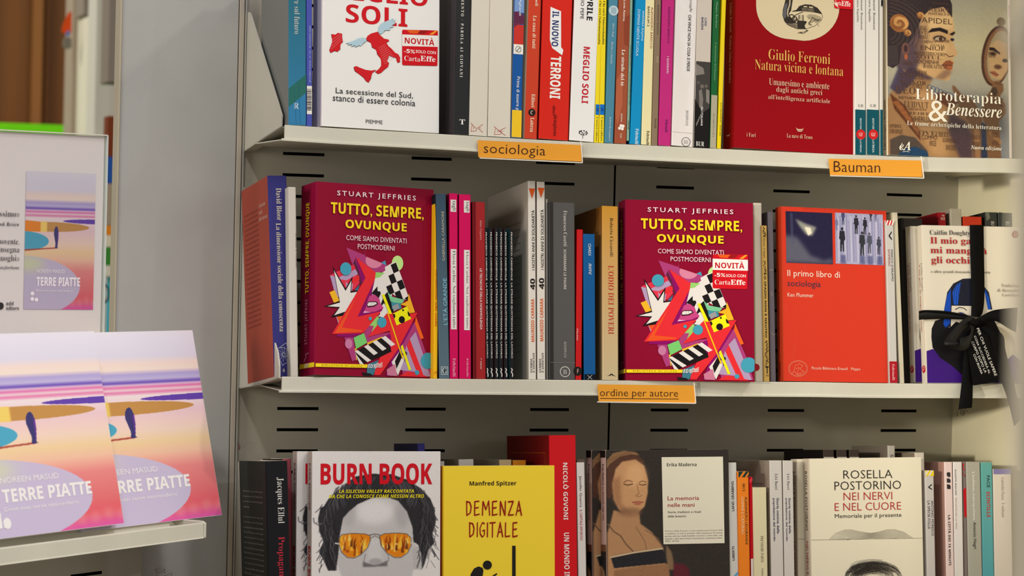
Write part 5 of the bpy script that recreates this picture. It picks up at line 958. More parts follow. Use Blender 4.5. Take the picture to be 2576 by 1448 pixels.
B3('K', (176, 800), (172, 424), 215, [(206, 200, 192)], 'pale spine peeping out left behind the yellow cover')
B3('K', (338, 800), (332, 408), 478, [(214, 208, 202), (156, 146, 130)], 'white spine behind the yellow cover, left of the cream one')
B3('K', (702, 800), (696, 412), 816, [(214, 190, 146), (160, 150, 132)], 'cream spine behind the yellow cover, beside the orange block')
B3('K', (822, 800), (818, 416), 944, [(226, 140, 30)], 'orange spine behind the yellow cover, next to the thick red book')
dm = face_book(3, 'K', (192, 1448), (1192, 1448), (190, 466), .022, [(222, 176, 34), (232, 196, 52), (250, 212, 58)], 'bright yellow cover with brushy red title and a black stooping figure', yaw=.0)
cover_print(dm, [('P', (214, 164, 30), [(190, 1050), (288, 1052), (282, 1448), (180, 1448)])][:0] + [('Manfred Spitzer', 'b', (40, 34, 30), 430, 600, 848, 652)])
BR_ = (150, 30, 20)
def brush(bk, word, x0, y0, x1, y1, k, seed):
    """hand-brushed capitals drawn as tapered strokes"""
    G = {'D': [[(.1, 0), (.12, 1)], [(.0, .02), (.6, .08), (.85, .4), (.7, .8), (.1, 1)]], 'E': [[(.15, 0), (.1, 1)], [(.1, .03), (.85, 0)], [(.12, .48), (.75, .44)], [(.1, .98), (.9, .9)]], 'M': [[(.05, 1), (.12, 0)], [(.12, 0), (.5, .6)], [(.5, .6), (.85, -.03)], [(.85, 0), (.98, 1)]],
         'N': [[(.08, 1), (.1, 0)], [(.1, 0), (.85, 1)], [(.85, 1), (.9, -.02)]], 'Z': [[(.05, .04), (.9, 0)], [(.9, 0), (.1, .97)], [(.1, .97), (.95, .94)]], 'A': [[(.05, 1), (.55, -.02)], [(.5, 0), (.95, 1)], [(.2, .68), (.85, .6)]], 'I': [[(.5, 0), (.45, 1)]],
         'G': [[(.9, .1), (.5, 0), (.1, .4), (.15, .8), (.5, 1), (.85, .85), (.85, .55)], [(.5, .56), (.95, .52)]], 'T': [[(.0, .03), (1, 0)], [(.5, 0), (.48, 1.02)]], 'L': [[(.15, 0), (.1, .97)], [(.1, .97), (.9, .92)]]}
    WD = {'I': .35, 'M': 1.25}; tot = sum(WD.get(c, 1) for c in word); rr = random.Random(seed); x = x0; it = []; u = (x1-x0)/tot
    for ch in word:
        w_ = WD.get(ch, 1)*u
        for st in G[ch]:
            P = [(x+w_*(.08+.78*a), y0+(y1-y0)*b_) for a, b_ in st]; it.append(('L', BR_, rr.uniform(.0011, .0015), P)); it.append(('L', BR_, .0007, [(a+3, b_-5) for a, b_ in P]))
        x += w_
    cover_print(bk, it, 'title', k=k)
brush(dm, 'DEMENZA', 392, 782, 905, 910, 'K', 1); brush(dm, 'DIGITALE', 420, 972, 872, 1102, 'K', 2)
FK = (34, 32, 32)
cover_print(dm, [('P', FK, [(810, 1178), (840, 1178), (842, 1900), (810, 1900)]), ('E', FK, 588, 1350, 40, 40), ('P', FK, [(430, 1500), (440, 1430), (470, 1380), (510, 1362), (545, 1375), (553, 1400), (545, 1448), (530, 1500), (500, 1700), (430, 1700)]), ('P', FK, [(600, 1500), (625, 1450), (670, 1422), (678, 1430), (640, 1462), (612, 1510)])], 'cover_picture', base=.0006)
S3('K', (170, 1448), (170, 466), 181, [(150, 20, 26)], 'thin dark red edge between the white and the yellow covers', yf=YF+.006)
gv = S3('K', (1158, 1448), (1142, 193), 1398, [(206, 24, 32), (120, 12, 14)], 'thick bright red book with white capitals, tallest on the bottom shelf',
   [('NICOLÒ GOVONI', 'B', (236, 226, 222), 438, 948, .5, .72), ('UN MONDO IN FIAMME', 'B', (236, 226, 222), 1062, 1720, .5, .7)], D=.155, hard=False)
pr = Print(gv['left'], gv['inv'], .0003); gd = (170, 90, 24); h_, d_ = gv['H'], gv['D']; pr.line([(.012, .012), (.012, h_-.02), (d_-.014, h_-.02), (d_-.014, .012)], .0007, gd)
for i in range(5): pr.line([(d_/2+(.05-i*.006)*math.cos(a*.3), h_-.075+(.035-i*.004)*math.sin(a*.3)) for a in range(11)], .0005, (74, 8, 8))
pr.build('back_frame', gv['cover'])
B3('K', (1394, 700), (1390, 409), 1470, [(128, 108, 98)], 'brownish spine top showing behind the narrow white spine', yf=YF+.03)
S3('K', (1405, 1448), (1388, 435), 1478, [(214, 208, 204)], 'narrow white spine with black and crimson lettering, right of the thick red book', [('Jennifer Guerra', 's', (60, 54, 56), 555, 832, .2, .58), ('IL CAPITALE AMOROSO', 's', (180, 30, 70), 858, 1130, .26, .58)])
def mader(BL, BR, TL, lab, yf):
    bk = face_book(3, 'L', BL, BR, TL, .0172, [(206, 170, 160), (52, 46, 42), (52, 46, 42)], lab, yf=yf); bk['edge'] = (cx('L', BL[0]-50, BL[1]), cx('L', TL[0]-48, TL[1]), 13.3)
    do_spine(bk, [('band', (28, 20, 20), 328, 392, 0, 1), ('band', (120, 78, 54), 1168, 1250, 0, 1), ('band', (36, 34, 36), 1230, 1700, 0, 1), ('P', (150, 116, 84), [(0, 1350), (.6, 1400), (1, 1500), (0, 1500)]), ('Erika Maderna', 'b', (60, 40, 40), 450, 640, .42, .66), ('La memoria nelle mani', 'b', (120, 40, 40), 655, 950, .42, .66)]); return bk
m2 = mader((306, 1448), (1407, 1448), (295, 326), 'dark cover with a painted woman and a cream title box, front copy', YF+.001)
L_ = Canvas(295, 326, 1407, 1900, 270, (52, 46, 42)); SK = (196, 148, 104)
# a plain, generic painted sitter: turned a little to the left, eyes lowered
L_.poly([(300, 520), (330, 400), (420, 345), (560, 350), (640, 430), (600, 520), (420, 560), (360, 700), (330, 780), (300, 760)], (86, 56, 44), 8); L_.poly([(300, 420), (360, 350), (460, 328), (560, 342), (600, 372), (520, 362), (420, 385), (330, 450), (300, 500)], (136, 102, 70), 4)
for i in range(14): L_.line([(305+i*20, 440-i*9), (325+i*20, 400-i*7)], 4, (98, 70, 50), .8)
L_.poly([(330, 1000), (360, 880), (420, 900), (590, 900), (600, 1010), (700, 1090), (800, 1230), (840, 1500), (900, 1900), (300, 1900), (300, 1100)], (176, 132, 94), 8)
L_.poly([(380, 500), (440, 430), (560, 410), (640, 470), (672, 600), (670, 720), (640, 850), (560, 930), (490, 940), (410, 880), (360, 780), (350, 640)], SK, 7); L_.ell(560, 560, 90, 110, (218, 170, 122), 35, .8); L_.poly([(350, 600), (420, 560), (430, 820), (520, 935), (430, 900), (360, 790)], (150, 104, 74), 20, .7)
L_.ell(510, 900, 110, 40, (120, 84, 62), 18, .6); L_.line([(455, 622), (490, 604), (530, 618)], 8, (120, 82, 60)); L_.line([(455, 640), (490, 650), (532, 640)], 9, (84, 54, 40)); L_.line([(590, 628), (620, 612), (655, 624)], 7, (120, 82, 60)); L_.line([(592, 644), (622, 652), (655, 644)], 8, (84, 54, 40))
L_.line([(570, 640), (590, 730), (560, 750), (590, 760), (615, 748)], 6, (140, 96, 68), .9); L_.line([(530, 812), (575, 806), (625, 812)], 11, (150, 78, 62)); L_.ell(578, 826, 34, 10, (168, 96, 76), 4)
L_.line([(308, 1010), (360, 1080), (420, 1120), (470, 1200), (535, 1270)], 12, (110, 82, 60)); L_.line([(560, 1040), (640, 1180), (655, 1260)], 6, (120, 90, 66)); L_.line([(640, 1070), (760, 1150), (800, 1240)], 6, (120, 90, 66))
L_.poly([(330, 1310), (540, 1270), (790, 1240), (820, 1300), (850, 1380), (600, 1400), (360, 1420)], (40, 38, 42), 4); L_.line([(330, 1318), (540, 1278), (795, 1246)], 16, (198, 174, 140)); L_.poly([(360, 1440), (600, 1405), (850, 1390), (900, 1900), (330, 1900)], (150, 108, 76), 6)
L_.poly([(830, 1210), (880, 1280), (910, 1448), (850, 1448), (830, 1330)], (146, 116, 84), 8, .8); L_.poly([(900, 1380), (1000, 1400), (1040, 1448), (1050, 1900), (860, 1900)], (92, 34, 44), 12)
L_.noise(4)
def mader_pr(bk):
    L_.put(bk); M0 = (226, 220, 200)
    it = [('P', M0, [(795, 388), (1343, 383), (1357, 1155), (812, 1165)]), ('Erika Maderna', 'b', (44, 40, 38), 842, 438, 1107, 470), ('La memoria', 'b', (150, 44, 44), 848, 735, 1130, 772), ('nelle mani', 'b', (150, 44, 44), 850, 796, 1090, 832), ('Storie, tradizioni e rituali', 'b', (52, 48, 44), 850, 866, 1146, 890), ('delle levatrici', 'b', (52, 48, 44), 850, 904, 1012, 925)]
    for i, s_ in enumerate(("Nel tocco della levatrice c'è una reminiscenza di gesti simili", 'a cantilene, ci sono le pratiche delle mammane che hanno', 'portato alla luce molti bambini, movenze e cenni mille volte', 'ripetuti e altri nuovi frutto di prontezza, intuizione indivi-')): it.append((s_, 'r', (74, 68, 60), 824, 1036+i*23, 1341, 1053+i*23))
    it.append(('duale, perizia.', 'r', (74, 68, 60), 826, 1128, 954, 1145)); cover_print(bk, it, k='L', base=.0005, src=m2 if bk is not m2 else None)
mader_pr(m2)
m1 = mader((180, 1448), (1281, 1448), (168, 328), 'rear copy of the painted-woman cover, only spine and a strip visible', YF+.020); mader_pr(m1)
S3('L', (1409, 1448), (1388, 437), 1490, [(206, 206, 200)], 'light grey spine with black capitals reading upwards, right of the painted-woman cover', [('LAND GRABBING', 'b', (44, 42, 44), 602, 868, .34, .62, 'u'), ('LIBERTI', 'b', (44, 42, 44), 1184, 1308, .28, .54, 'u'), ('P', (90, 160, 210), [(.4, 1448), (.85, 1410), (.9, 1430), (.6, 1460)])], yf=YF+.004)
S3('M', (163, 1448), (148, 385), 275, [(232, 128, 34)], 'orange paperback with dark green diagonal stripes at the top',
   [('band', (30, 58, 54), 385, 443, 0, 1), ('P', (232, 128, 34), [(.12, 443), (.5, 385), (.72, 385), (.34, 443)]), ('P', (232, 128, 34), [(.62, 443), (.94, 395), (1, 392), (1, 410), (.82, 443)]), ('8813', 's', (52, 50, 44), 508, 584, .4, .62), ('ALESSANDRO LEOGRANDE', 's', (52, 50, 44), 643, 1128, .6, .82), ('UOMINI E CAPORALI', 's', (240, 214, 170), 645, 1020, .24, .5)])
S3('M', (277, 1448), (262, 440), 311, [(190, 14, 26)], 'thin red-and-white spine between the orange and the cream paperbacks', [('P', (220, 60, 70), [(0, 470), (1, 445), (1, 480), (0, 510)]), ('band', (214, 206, 198), 1272, 1800, 0, 1)], yf=YF+.003)
S3('M', (314, 1448), (300, 548), 455, [(216, 206, 168)], 'short cream shrink-wrapped spine, lower than its neighbours', [('PRENDERE PARTE', 'r', (120, 110, 84), 1040, 1312, .5, .7), ('Sabina Spada', 'r', (110, 100, 78), 1370, 1560, .5, .68)], kind='wrap')
for A, B, xr, nm in (((489, 1448), (470, 275), 619, 'left'), ((621, 1448), (604, 275), 682, 'right')):
    e_ = (.0, .0) if nm == 'left' else (.25, .3)
    lv = S3('M', A, B, xr if nm == 'left' else 730, [(204, 198, 192), (150, 138, 126)], 'pale grey spine with bold navy two-line title, %s of the two copies' % nm, [('Livi Bacci', 'r', (60, 58, 66), 408, 570, .4, .62), ('Storia minima della', 'b', (40, 44, 74), 655, 1016, .5, .7), ('popolazione del mondo', 'b', (40, 44, 74), 658, 1092, .16, .38)], gap=.0006)
    if nm == 'left':
        pr = Print(lv['left'], lv['inv'], .0003)
        for i in range(6): pr.text('per macchie fu evoluto al metodo scientifico e globale', 's', (84, 76, 70), .06, lv['H']-.026-i*.0062-.0025, .115, lv['H']-.026-i*.0062)
        pr.build('back_lettering', lv['cover'])
CRM = (230, 222, 198)
def post(BL, BR, TL, lab, yf):
    bk = face_book(3, 'M', BL, BR, TL, .0172, [(204, 190, 170), CRM, CRM], lab, yf=yf); bk['edge'] = (cx('M', BL[0]-72, BL[1]), cx('M', TL[0]-70, TL[1]), 17)
    do_spine(bk, [('ROSELLA POSTORINO', 's', (56, 50, 46), 385, 985, .3, .68), ('NEI NERVI E NEL CUORE', 's', (164, 50, 46), 1095, 1800, .34, .68)]); return bk
p2 = post((893, 1448), (2038, 1448), (868, 256), 'cream cover with thin black capitals, red title and a line drawing, front copy', YF+.001)
def post_pr(bk):
    S_ = p2 if bk is not p2 else None; K = (46, 40, 38); R_ = (178, 48, 46)
    n = lambda x, y: ((x/4.045+400)*4.045, y)
    it = [('ROSELLA', 't', K, 1218, 370, 1718, 456), ('POSTORINO', 't', K, 1128, 482, 1806, 570), ('NEI NERVI', 't', R_, 1220, 596, 1716, 674), ('E NEL CUORE', 't', R_, 1130, 700, 1806, 780), ('Memoriale per il presente', 's', (60, 54, 50), 1132, 812, 1810, 866)]
    it.append(('L', (110, 100, 90), .0003, [(893, 1082), (2030, 1062)]))
    for i in range(9):
        it.append(('L', (70, 62, 56), .00028, [(1075+i*22, 1078), (1140+i*18, 1015+i*8), (1230+i*6, 980+i*11), (1300, 978+i*11), (1400, 1000+i*9), (1500, 1013+i*6), (1580, 1000+i*8), (1660, 978+i*10), (1740, 976+i*11), (1830-i*8, 1000+i*8), (1925-i*20, 1062)]))
    rr = random.Random(9)
    for i in range(120):
        a0 = rr.uniform(2.9, 3.9); q_ = rr.uniform(.2, 1)**.6; ra, rb_ = 300*q_, 150*q_*rr.uniform(.9, 1.05); oy = rr.uniform(-6, 10)
        it.append(('L', (60, 54, 50), .00028, [(1520+ra*math.cos(a0+j*.24)+rr.uniform(-4, 4), 1450+oy*4+rb_*math.sin(a0+j*.24)+rr.uniform(-4, 4)) for j in range(rr.randint(6, 14))]))
    cover_print(bk, it, k='M', src=S_)
post_pr(p2)
p1 = post((757, 1448), (1902, 1448), (742, 260), 'cream cover, rear copy with only spine and a narrow strip of front showing', YF+.020); post_pr(p1)
for i, (x0, x1) in enumerate(((1017, 1130), (1153, 1260), (1280, 1384))):
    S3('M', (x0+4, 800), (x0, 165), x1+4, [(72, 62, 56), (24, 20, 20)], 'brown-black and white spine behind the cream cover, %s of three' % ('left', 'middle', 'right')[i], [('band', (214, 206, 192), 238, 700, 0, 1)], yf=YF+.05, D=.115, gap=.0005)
S3('N', (60, 600), (55, 123), 136, [(206, 200, 190), (126, 116, 106)], 'tall off-white spine marked EZ behind the cream cover', [('EZ', 'b', (60, 56, 52), 215, 252, .35, .75)], yf=YF+.05, D=.1)
S3('N', (345, 700), (331, 195), 442, [(206, 196, 182), (130, 118, 102)], 'white spine top just behind the right edge of the cream cover', yf=YF+.022, D=.12)
S3('N', (455, 1448), (435, 375), 545, [(200, 194, 190)], 'grey-white paperback with yellow diagonal stripes at the top',
   [('P', (236, 204, 40), [(0, 376), (1, 376), (1, 432), (0, 432)]), ('P', (226, 220, 214), [(.0, 405), (.25, 376), (.45, 376), (.05, 430)]), ('P', (226, 220, 214), [(.3, 432), (.7, 376), (.9, 376), (.5, 432)]), ('ANTONIO MORESCO', 's', (56, 54, 58), 680, 1040, .6, .88), ('LA SPECIE FOLLE', 's', (56, 54, 58), 682, 968, .18, .46)] + FL(540, .3, .74), D=.125)
S3('N', (651, 1448), (630, 290), 735, [(228, 206, 202), (172, 132, 120)], 'pink spine with bold black rounded shapes and capitals',
   [('P', (52, 48, 48), [(.25, 405), (.35, 392), (.7, 395), (.7, 440), (.45, 442), (.27, 425)]), ('P', (52, 48, 48), [(.25, 455), (.6, 458), (.72, 475), (.7, 500), (.27, 498)]), ('P', (52, 48, 48), [(.25, 515), (.6, 518), (.72, 535), (.7, 565), (.27, 562)]), ('LA CITTÀ DEI 15 MINUTI', 'b', (40, 36, 38), 828, 1340, .32, .68)])
S3('N', (736, 1448), (719, 289), 830, [(222, 216, 212), (160, 120, 110)], 'white spine with tiny spaced capitals between the pink and the grey ones', [('GIUSEPPE MOSCONI', 'b', (90, 84, 82), 365, 625, .16, .32, 'd', 1.3), ('DECOSTRUIRE LA PENA', 'b', (170, 140, 100), 655, 970, .16, .32, 'd', 1.3)])
S3('N', (832, 1448), (812, 288), 874, [(130, 118, 112)], 'narrow grey spine with red splashes, left of the flat grey one', [('P', (196, 24, 32), [(.1, 570), (.95, 540), (1, 850), (.3, 850)]), ('P', (196, 60, 60), [(.0, 300), (.5, 310), (.3, 350), (.7, 370), (.2, 380)]), ('L', (196, 40, 44), .0008, [(.1, 400), (.7, 440), (.4, 420)])], yf=YF+.003)
S3('N', (876, 1448), (853, 290), 1020, [(168, 166, 154), (110, 100, 92)], 'flat grey spine with white title and black author name', [("L'inchiesta metropolitana", 'b', (230, 228, 220), 390, 882, .34, .6), ('Antonio Negri', 'b', (74, 72, 66), 900, 1172, .34, .62)])
S3('N', (1023, 1448), (1003, 293), 1139, [((98, 166, 160), (84, 160, 176))], 'teal paperback with a black and a red word on its spine', [('PACE', 'b', (50, 70, 72), 425, 548, .48, .76), ('SCINTILLE', 'B', (190, 60, 56), 590, 850, .44, .74)])
S3('N', (1142, 1448), (1125, 362), 1330, [(214, 204, 192)], 'pale book with a violet band on top, far right of the bottom shelf', [('band', (130, 122, 172), 362, 412, 0, 1), ('Gabriella Parca', 'r', (140, 130, 122), 445, 672, .44, .6), ('I sultani', 'r', (140, 130, 122), 705, 850, .44, .6)])
# ================================================================== the display ledge on the left, its back panel, sign and books
def wdir(deg): a = YAW+math.radians(deg); return Vector((math.sin(a), math.cos(a), 0))
pd = wdir(34); P_ = at(222, 1387, 2.876); pn = Vector((-pd.y, pd.x, 0))
cor = hit(356, 1400, P_, pn)
zk = P_.z; k0 = round((Z0-zk)/.025); dz = zk-(Z0-.025*k0)
u_end = (cor-P_).dot(pd)
M = Matrix.Translation((P_.x, P_.y, 0)); lc = tag(empty('bookcase', M), 'second grey slotted bookcase at lower left, carrying the white display ledge', 'bookcase')
us = hit(179, 1389, P_, pn); s0 = (us-P_).dot(pd)
Zs = Z0; Z0 = Z0+dz
slotted('back_panel', Vector((P_.x, P_.y, 0)), pd, -.75, u_end, .1, P_.z+.12, [(s0-.1571*i, .05) for i in range(4, -1, -1)], mat((170, 164, 148), 'metal_paint'), lc, M.inverted()); Z0 = Zs
# corner strip at the filler wall, its lighter colour stands in for light there
b = MB(); c0 = Vector((cor.x, cor.y, 0))-Vector((P_.x, P_.y, 0)); e0 = c0+pn*0+Vector((.012, .11, 0))
b.add([c0+Z3*.1, e0+Z3*.1, e0+Z3*(P_.z+.12), c0+Z3*(P_.z+.12)], [(0, 1, 2, 3)], mat((196, 192, 186), 'metal_paint')); b.build('lit_corner_strip', lc)
ld = wdir(31); L0 = at(515, 1334, 2.80); ln = Vector((-ld.y, ld.x, 0)); t = math.radians(13)
M = Matrix(((ld.x, ln.x, 0, L0.x), (ld.y, ln.y, 0, L0.y), (0, 0, 1, L0.z), (0, 0, 0, 1)))
lg = tag(empty('display_ledge', M), 'white display ledge with upturned lip holding two pastel books at lower left', 'ledge')
b = MB(); h_ = .0165
n = 12
prof = [(.0, -h_*.5), (.0012, -h_*.42), (.002, h_*.5), (.004, h_*.55), (.0055, h_*.45), (.005, -h_*.3), (.03, -h_*.36), (.11, -h_*.2), (.11, -h_*.5), (.02, -h_*.62)]
V = []; 
for x in (-.62, 0.0): V += [Vector((x, y, z)) for y, z in prof]
m_ = len(prof); tri = tessellate_polygon([[Vector((y, z, 0)) for y, z in prof]])
b.add(V, [(i, (i+1) % m_, m_+(i+1) % m_, m_+i) for i in range(m_)]+[tuple(q) for q in tri]+[tuple(m_+i for i in q) for q in tri], mw); b.build('tray', lg, bevel=.0008)
b = MB(); b.prism([(0, 0, -h_*.5), (0, 0, h_*.5), (0, .004, h_*.62), (0, .06, h_*.6), (0, .11, -h_*.1), (0, .11, -h_*.5)], (.0035, 0, 0), mw); b.build('end_cap', lg, bevel=.0012)
b = MB(); b.add([Vector((-.62, .03, -h_*.3)), Vector((-.02, .03, -h_*.3)), Vector((-.02, .03+.12*math.sin(t), .12)), Vector((-.62, .03+.12*math.sin(t), .12))], [(0, 1, 2, 3)], mw); b.build('back_rest', lg)
gp = 'pastel beach-scene books on the display ledge'
TPal = lambda m: [(0, (232, 228, 242)), (.13, (224, 220, 238)), (.17, (246, 222, 214)), (.2, (248, 226, 216)), (.225, (180, 168, 222)), (.25, (196, 186, 228)), (.268, (112, 86, 190)), (.28, (226, 190, 220)), (.292, (230, 120, 180)), (.305, (240, 214, 222)), (.318, (232, 130, 180)), (.335, (242, 226, 230)), (.42, (238, 204, 214)), (.52, (246, 216, 200)), (.58, (248, 212, 166)), (.64, (246, 196, 170)), (.72, (236, 140, 140)), (.84, (230, 120, 124)), (.93, (232, 96, 110)), (.97, (228, 92, 150)), (1, (226, 96, 176))]
def terre(mult=1.0):
    c = Canvas(0, 0, 1, 1.9, 260, (0, 0, 0)); c.vgrad(TPal(0)); S_ = 1.9
    E = lambda x, y, rx, ry, col, r=0, al=1: c.ell(x, y*S_, rx, ry*S_, col, r, al)
    rr = random.Random(2)
    for i in range(9): E(.2+.1*i, .95+rr.uniform(-.02, .01), .04, .03, (240, 160, 160), .03, .5)
    E(1.02, .355, .48, .017, (104, 72, 178)); E(.32, .4, .6, .036, (200, 148, 84)); c.poly([(0, .355*S_), (.22, .364*S_), (.22, .437*S_), (0, .437*S_)], (240, 140, 50)); c.poly([(.22, .363*S_), (.31, .363*S_), (.31, .437*S_), (.22, .437*S_)], (250, 212, 112), .008); c.poly([(0, .3*S_), (.0, .36*S_), (.0, .3*S_)], (0, 0, 0))
    E(-.02, .505, .36, .07, (82, 172, 204)); c.poly([(0, .566*S_), (.44, .548*S_), (.46, .556*S_), (.3, .562*S_), (0, .578*S_)], (170, 70, 60), .005)
    c.poly([(.43, .4*S_), (.45, .393*S_), (.465, .405*S_), (.475, .43*S_), (.475, .49*S_), (.465, .545*S_), (.48, .553*S_), (.43, .555*S_), (.435, .52*S_), (.41, .45*S_), (.415, .42*S_)], (66, 62, 118)); c.poly([(.468, .42*S_), (.476, .44*S_), (.472, .5*S_), (.462, .545*S_)], (120, 60, 170))
    E(-.02, .835, .82, .222, (204, 192, 222)); E(.0, .67, .28, .05, (216, 226, 172), .09, .9); c.a *= mult; return c
def terre_print(bk, mult=1.0, face='front'):
    c = terre(mult); c.put(bk, 'cover_picture'); f = bk['front']; pr = Print(f, bk['inv'], .0004); D, H = bk['D'], bk['H']; wt_ = tuple(int(v*mult) for v in (244, 240, 240))
    T_ = lambda s, st, x0, x1, y0, y1: pr.text(s, st, wt_, x0*D, (1-y1)*H, x1*D, (1-y0)*H)
    T_('NOREEN MASUD', 's', .175, .58, .708, .736); T_('TERRE PIATTE', 'H', .175, .80, .765, .83); T_('Dove non serve nascondersi', 's', .175, .69, .853, .872)
    for x, y in ((.12, .885), (.12, .925), (.18, .93)): pr.ell(x*D, (1-y)*H, .026*D, .026*D, wt_)
    pr.rect(.095*D, (1-.95)*H, .145*D, (1-.9)*H, wt_); pr.rect(.155*D, (1-.95)*H, .19*D, (1-.915)*H, wt_); pr.build('cover_lettering', bk['cover'])
base = lambda off: (L0+ln*off+Vector((0, 0, -.004)), ld, t)
bA = face_book(0, 'W', (-45, 1361), (311.5, 1310.7), (-124, 842), .016, [(214, 200, 226), (230, 224, 226), (230, 224, 230)], 'pastel beach-scene book on the ledge, left copy lying in front', basis=base(.008), group=gp); terre_print(bA)
bB = face_book(0, 'W', (205, 1338), (557.5, 1289), (128, 838), .016, [(214, 200, 226), (230, 224, 226), (230, 224, 230)], 'pastel beach-scene book on the ledge, right copy partly covered by the other', basis=base(.026), group=gp); terre_print(bB)
# acrylic sign holder
sd = wdir(54); sn = Vector((-sd.y, sd.x, 0)); S0 = at(268, 341, 2.78)
tl = hit(-90, 319, S0, sn); brp = hit(263, 850, S0, sn)
W_ = (S0-tl).length; H_ = S0.z-brp.z
sn2 = sn; M = Matrix(((sd.x, sn.x, 0, S0.x), (sd.y, sn.y, 0, S0.y), (0, 0, 1, S0.z-H_), (0, 0, 0, 1)))
sg = tag(empty('sign_holder', M), 'clear acrylic sign holder with a white publisher sheet, behind the pastel books', 'sign')
b = MB(); b.box((-W_-.06, 0, -.03), (-.0025, .001, H_-.0012), mat((204, 196, 196), 'plain')); b.build('paper_sheet', sg)
b = MB(); b.box((-W_-.06, -.0035, -.04), (0, -.0015, H_), mat((0, 0, 0), 'clear')); b.box((-W_-.06, .0015, -.04), (0, .0035, H_), mat((0, 0, 0), 'clear'))
b.build('acrylic_sleeve', sg)
b = MB(); b.box((-.0006, -.0035, -.04), (.0006, .0035, H_), mat((200, 206, 202), 'gloss')); b.box((-W_-.06, -.0035, H_-.0003), (0, .0035, H_+.0008), mat((214, 208, 200), 'gloss')); b.build('sleeve_edge', sg)
sf = Face(S0-Z3*H_, sd, Z3, -sn)
fake = dict(root=sg, cover=sg, inv=M.inverted(), T=.001, D=1, H=1, front=sf, spine=sf, k='W')
def q2(px, py): return sf.uv(px, py)
a, b_, c_, d_ = q2(62, 604), q2(237, 610), q2(150, 433), q2(148, 778)
cvs = terre(.84)
cvs.a = cvs.a*.93+np.array([120, 90, 110])*.07
cvs.put(fake, 'cover_print', 'front', a[0], d_[1], b_[0], c_[1], .0006)
pr = Print(sf, M.inverted(), .0009); U0, U1, V0, V1 = a[0], b_[0], d_[1], c_[1]; dw, dh = U1-U0, V1-V0
for s_, st, x0, x1, y0, y1 in (('NOREEN MASUD', 's', .175, .58, .708, .736), ('TERRE PIATTE', 'H', .175, .80, .765, .83), ('Dove non serve nascondersi', 's', .175, .69, .853, .872)): pr.text(s_, st, (222, 212, 220), U0+x0*dw, V1-y1*dh, U0+x1*dw, V1-y0*dh)
for x, y in ((.12, .885), (.12, .925), (.18, .93)): pr.ell(U0+x*dw, V1-y*dh, .026*dw, .026*dw, (222, 212, 220))
for s_, st, x0, y0, x1, y1 in (('bellissimo»', 'r', -34, 529, 48, 545), ('York Times Book Review', 'I', -70, 558, 48, 568), ('commovente,', 'r', -36, 600, 48, 616), ('che ci insegna', 'r', -48, 619, 48, 638), ('a vedere i luoghi»', 'r', -80, 641, 48, 660), ('Robert Macfarlane', 'I', -50, 668, 48, 678), ('add', 'b', 15, 757, 33, 767), ('editore', 'b', 15, 769, 47, 779)):
    p0, p1 = q2(x0, (y0+y1)/2), q2(x1, (y0+y1)/2); pr.text(s_, st, (84, 76, 80), p0[0], q2(20, y1)[1], p1[0], q2(20, y0)[1])
p0 = q2(1, 769); pr.ell(p0[0], p0[1], .0034, .0038, (50, 44, 48)); pr.ell(p0[0]-.006, p0[1], .0034, .0038, (50, 44, 48)); pr.build('sheet_lettering', sg)
# ================================================================== far part of the shop, seen blurred past the sign
def slab(name, x0, y0, x1, y1, dist, depth, m, label=None, cat=None, group=None, kind=None, parts=None):
    """box whose front fills the given span at the given distance, square to the bookcase"""
    a = hit(x0, (y0+y1)/2, CAM+FWD*dist, Vector((0, 1, 0))); b_ = hit(x1, (y0+y1)/2, CAM+FWD*dist, Vector((0, 1, 0)))
    zt = hit((x0+x1)/2, y0, CAM+FWD*dist, Vector((0, 1, 0))).z; zb = hit((x0+x1)/2, y1, CAM+FWD*dist, Vector((0, 1, 0))).z
    b = MB(); b.box((a.x, a.y, zb), (b_.x, a.y+depth, zt), m); o = b.build(name, bevel=.002); tag(o, label, cat, group, kind); return o
slab('wall_rear', -900, -700, 900, 3000, 8.5, .1, mat((124, 74, 28), 'wood'), kind='structure')
for i, x in enumerate((-60, 60, 95, 200)): slab('trim_%d' % (i+1), x, -700, x+5 if i != 1 else x+26, 3000, 8.45, .03, mat((110, 64, 24) if i != 1 else (150, 96, 44), 'wood'), kind='structure')
slab('counter', -600, 302, 250, 1500, 7.4, .6, mat((118, 232, 22), 'plain'), 'bright lime-green counter top seen blurred above the white sign', 'counter')
slab('glass_sheet', 163, 185, 179, 2600, 6.9, .05, mat((110, 170, 160), 'gloss'), 'narrow teal glass sheet standing left of the pale posts', 'glass')
slab('post', 179, -400, 207, 900, 6.6, .12, mat((172, 158, 140), 'plain'), 'tan-grey background post, leftmost of the pale uprights', 'post', 'pale uprights in the background')
slab('post', 207, -400, 214, 900, 6.5, .12, mat((216, 212, 190), 'plain'), 'narrow cream upright beside the tan-grey post', 'post', 'pale uprights in the background')
slab('post', 214, 40, 237, 900, 6.4, .12, mat((232, 228, 208), 'plain'), 'cream cabinet side with a grey cap, in the blurred background', 'post', 'pale uprights in the background')
slab('post', 214, -400, 238, 38, 6.45, .12, mat((150, 140, 128), 'plain'), 'short grey upright hanging above the cream cabinet side', 'post', 'pale uprights in the background')
slab('post', 238, -400, 330, 900, 6.2, .12, mat((216, 214, 202), 'plain'), 'wide light grey cabinet side just left of the grey column', 'post', 'pale uprights in the background')
slab('post', 277, -400, 330, 208, 5.9, .1, mat((142, 132, 122), 'plain'), 'dark grey box edge high beside the grey column', 'post', 'pale uprights in the background')
gb = 'blurred children books in the background'
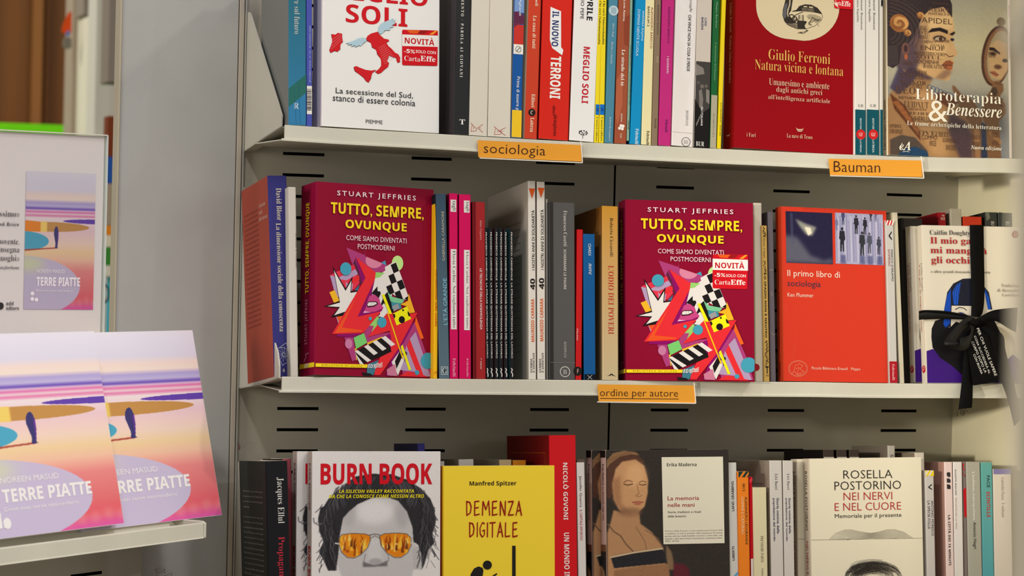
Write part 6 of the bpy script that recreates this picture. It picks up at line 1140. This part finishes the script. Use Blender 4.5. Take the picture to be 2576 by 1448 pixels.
for y0_, y1_, x_, c_, l_ in ((292, 395, 270, (128, 60, 34), 'brown book edge peeping between the sign and the grey column'), (395, 462, 266, (44, 92, 178), 'blue book edge below the brown one, beside the sign'),
                             (568, 592, 262, (244, 150, 40), 'orange strip of a book beside the sign edge'), (592, 622, 262, (240, 234, 210), 'cream strip of a book under the orange one'),
                             (622, 668, 262, (70, 150, 60), 'green strip of a book lower beside the sign edge'), (668, 696, 262, (240, 236, 220), 'white strip of a book between the green and the teal ones'), (696, 2900, 255, (40, 168, 196), 'teal block with a dark ring behind the lower right of the sign')):
    slab('picture_book', x_, y0_, 330, y1_, 5.5, .05, mat(c_, 'plain'), l_, 'book', gb)
slab('storage_box', 262, 462, 330, 568, 5.5, .05, mat((176, 160, 140), 'plain'), 'taupe box between the blurred blue and orange items', 'box')
# orange and blue leaflet with a metal clip, held at the tan post
q = lambda x, y, d=6.5: hit(x, y, CAM+FWD*d, Vector((0, 1, 0)))
lf = tag(empty('leaflet', Matrix.Translation(q(172, 60))), 'small orange-red and blue leaflet clipped to the tan-grey post', 'leaflet'); li = lf.matrix_world.inverted()
b = MB(); b.prism([li @ q(*p) for p in ((172, 32), (180, 28), (180, 82), (170, 88), (155, 80), (158, 64))], (0, .004, 0), mat((236, 84, 26), 'plain')); b.build('sheet', lf)
b = MB(); b.prism([li @ q(x, y, 6.48) for x, y in ((165, 84), (174, 74), (176, 88), (168, 92))], (0, .004, 0), mat((90, 130, 200), 'plain')); b.build('blue_corner', lf)
b = MB(); b.prism([li @ q(x, y, 6.5) for x, y in ((162, 96), (174, 92), (180, 100), (180, 120), (165, 124), (160, 112))], (0, .02, 0), mat((130, 124, 112), 'gloss')); b.build('clip', lf)
# ring on the teal book
q5 = lambda x, y: q(x, y, 5.48)
rg = [q5(258+19*math.cos(a*.4), 738+26*math.sin(a*.4)) for a in range(16)]; ri = [q5(258+14*math.cos(a*.4), 738+20*math.sin(a*.4)) for a in range(16)]
b = MB(); b.add(rg+ri, [(i, (i+1) % 16, 16+(i+1) % 16, 16+i) for i in range(16)], mat((40, 40, 38), 'plain')); rgo = b.build('ring_print')
rgo.parent = [o for o in COL.objects if o.get('label', '').startswith('teal block with')][0]; rgo.matrix_parent_inverse = rgo.parent.matrix_world.inverted()
# ================================================================== a post close to the lens at the right edge
def near(px, py, d): return CAM+ray(px, py)*d
pz = [(2592, -200), (2590, 20), (2566, 50), (2564, 100), (2588, 140), (2584, 400), (2580, 700), (2576, 1000), (2580, 1600), (3150, 1600), (3150, -200)]
fo = near(2560, 724, .72); b = MB(); fi = Matrix.Translation(fo)
b.prism([near(x, y, .72)-fo for x, y in pz], FWD*.02, mat((224, 214, 194), 'plain')); o = b.build('shelf_upright'); o.matrix_world = fi
tag(o, 'grey-beige shelf upright, blurred, very close at the right edge of the view', 'post')
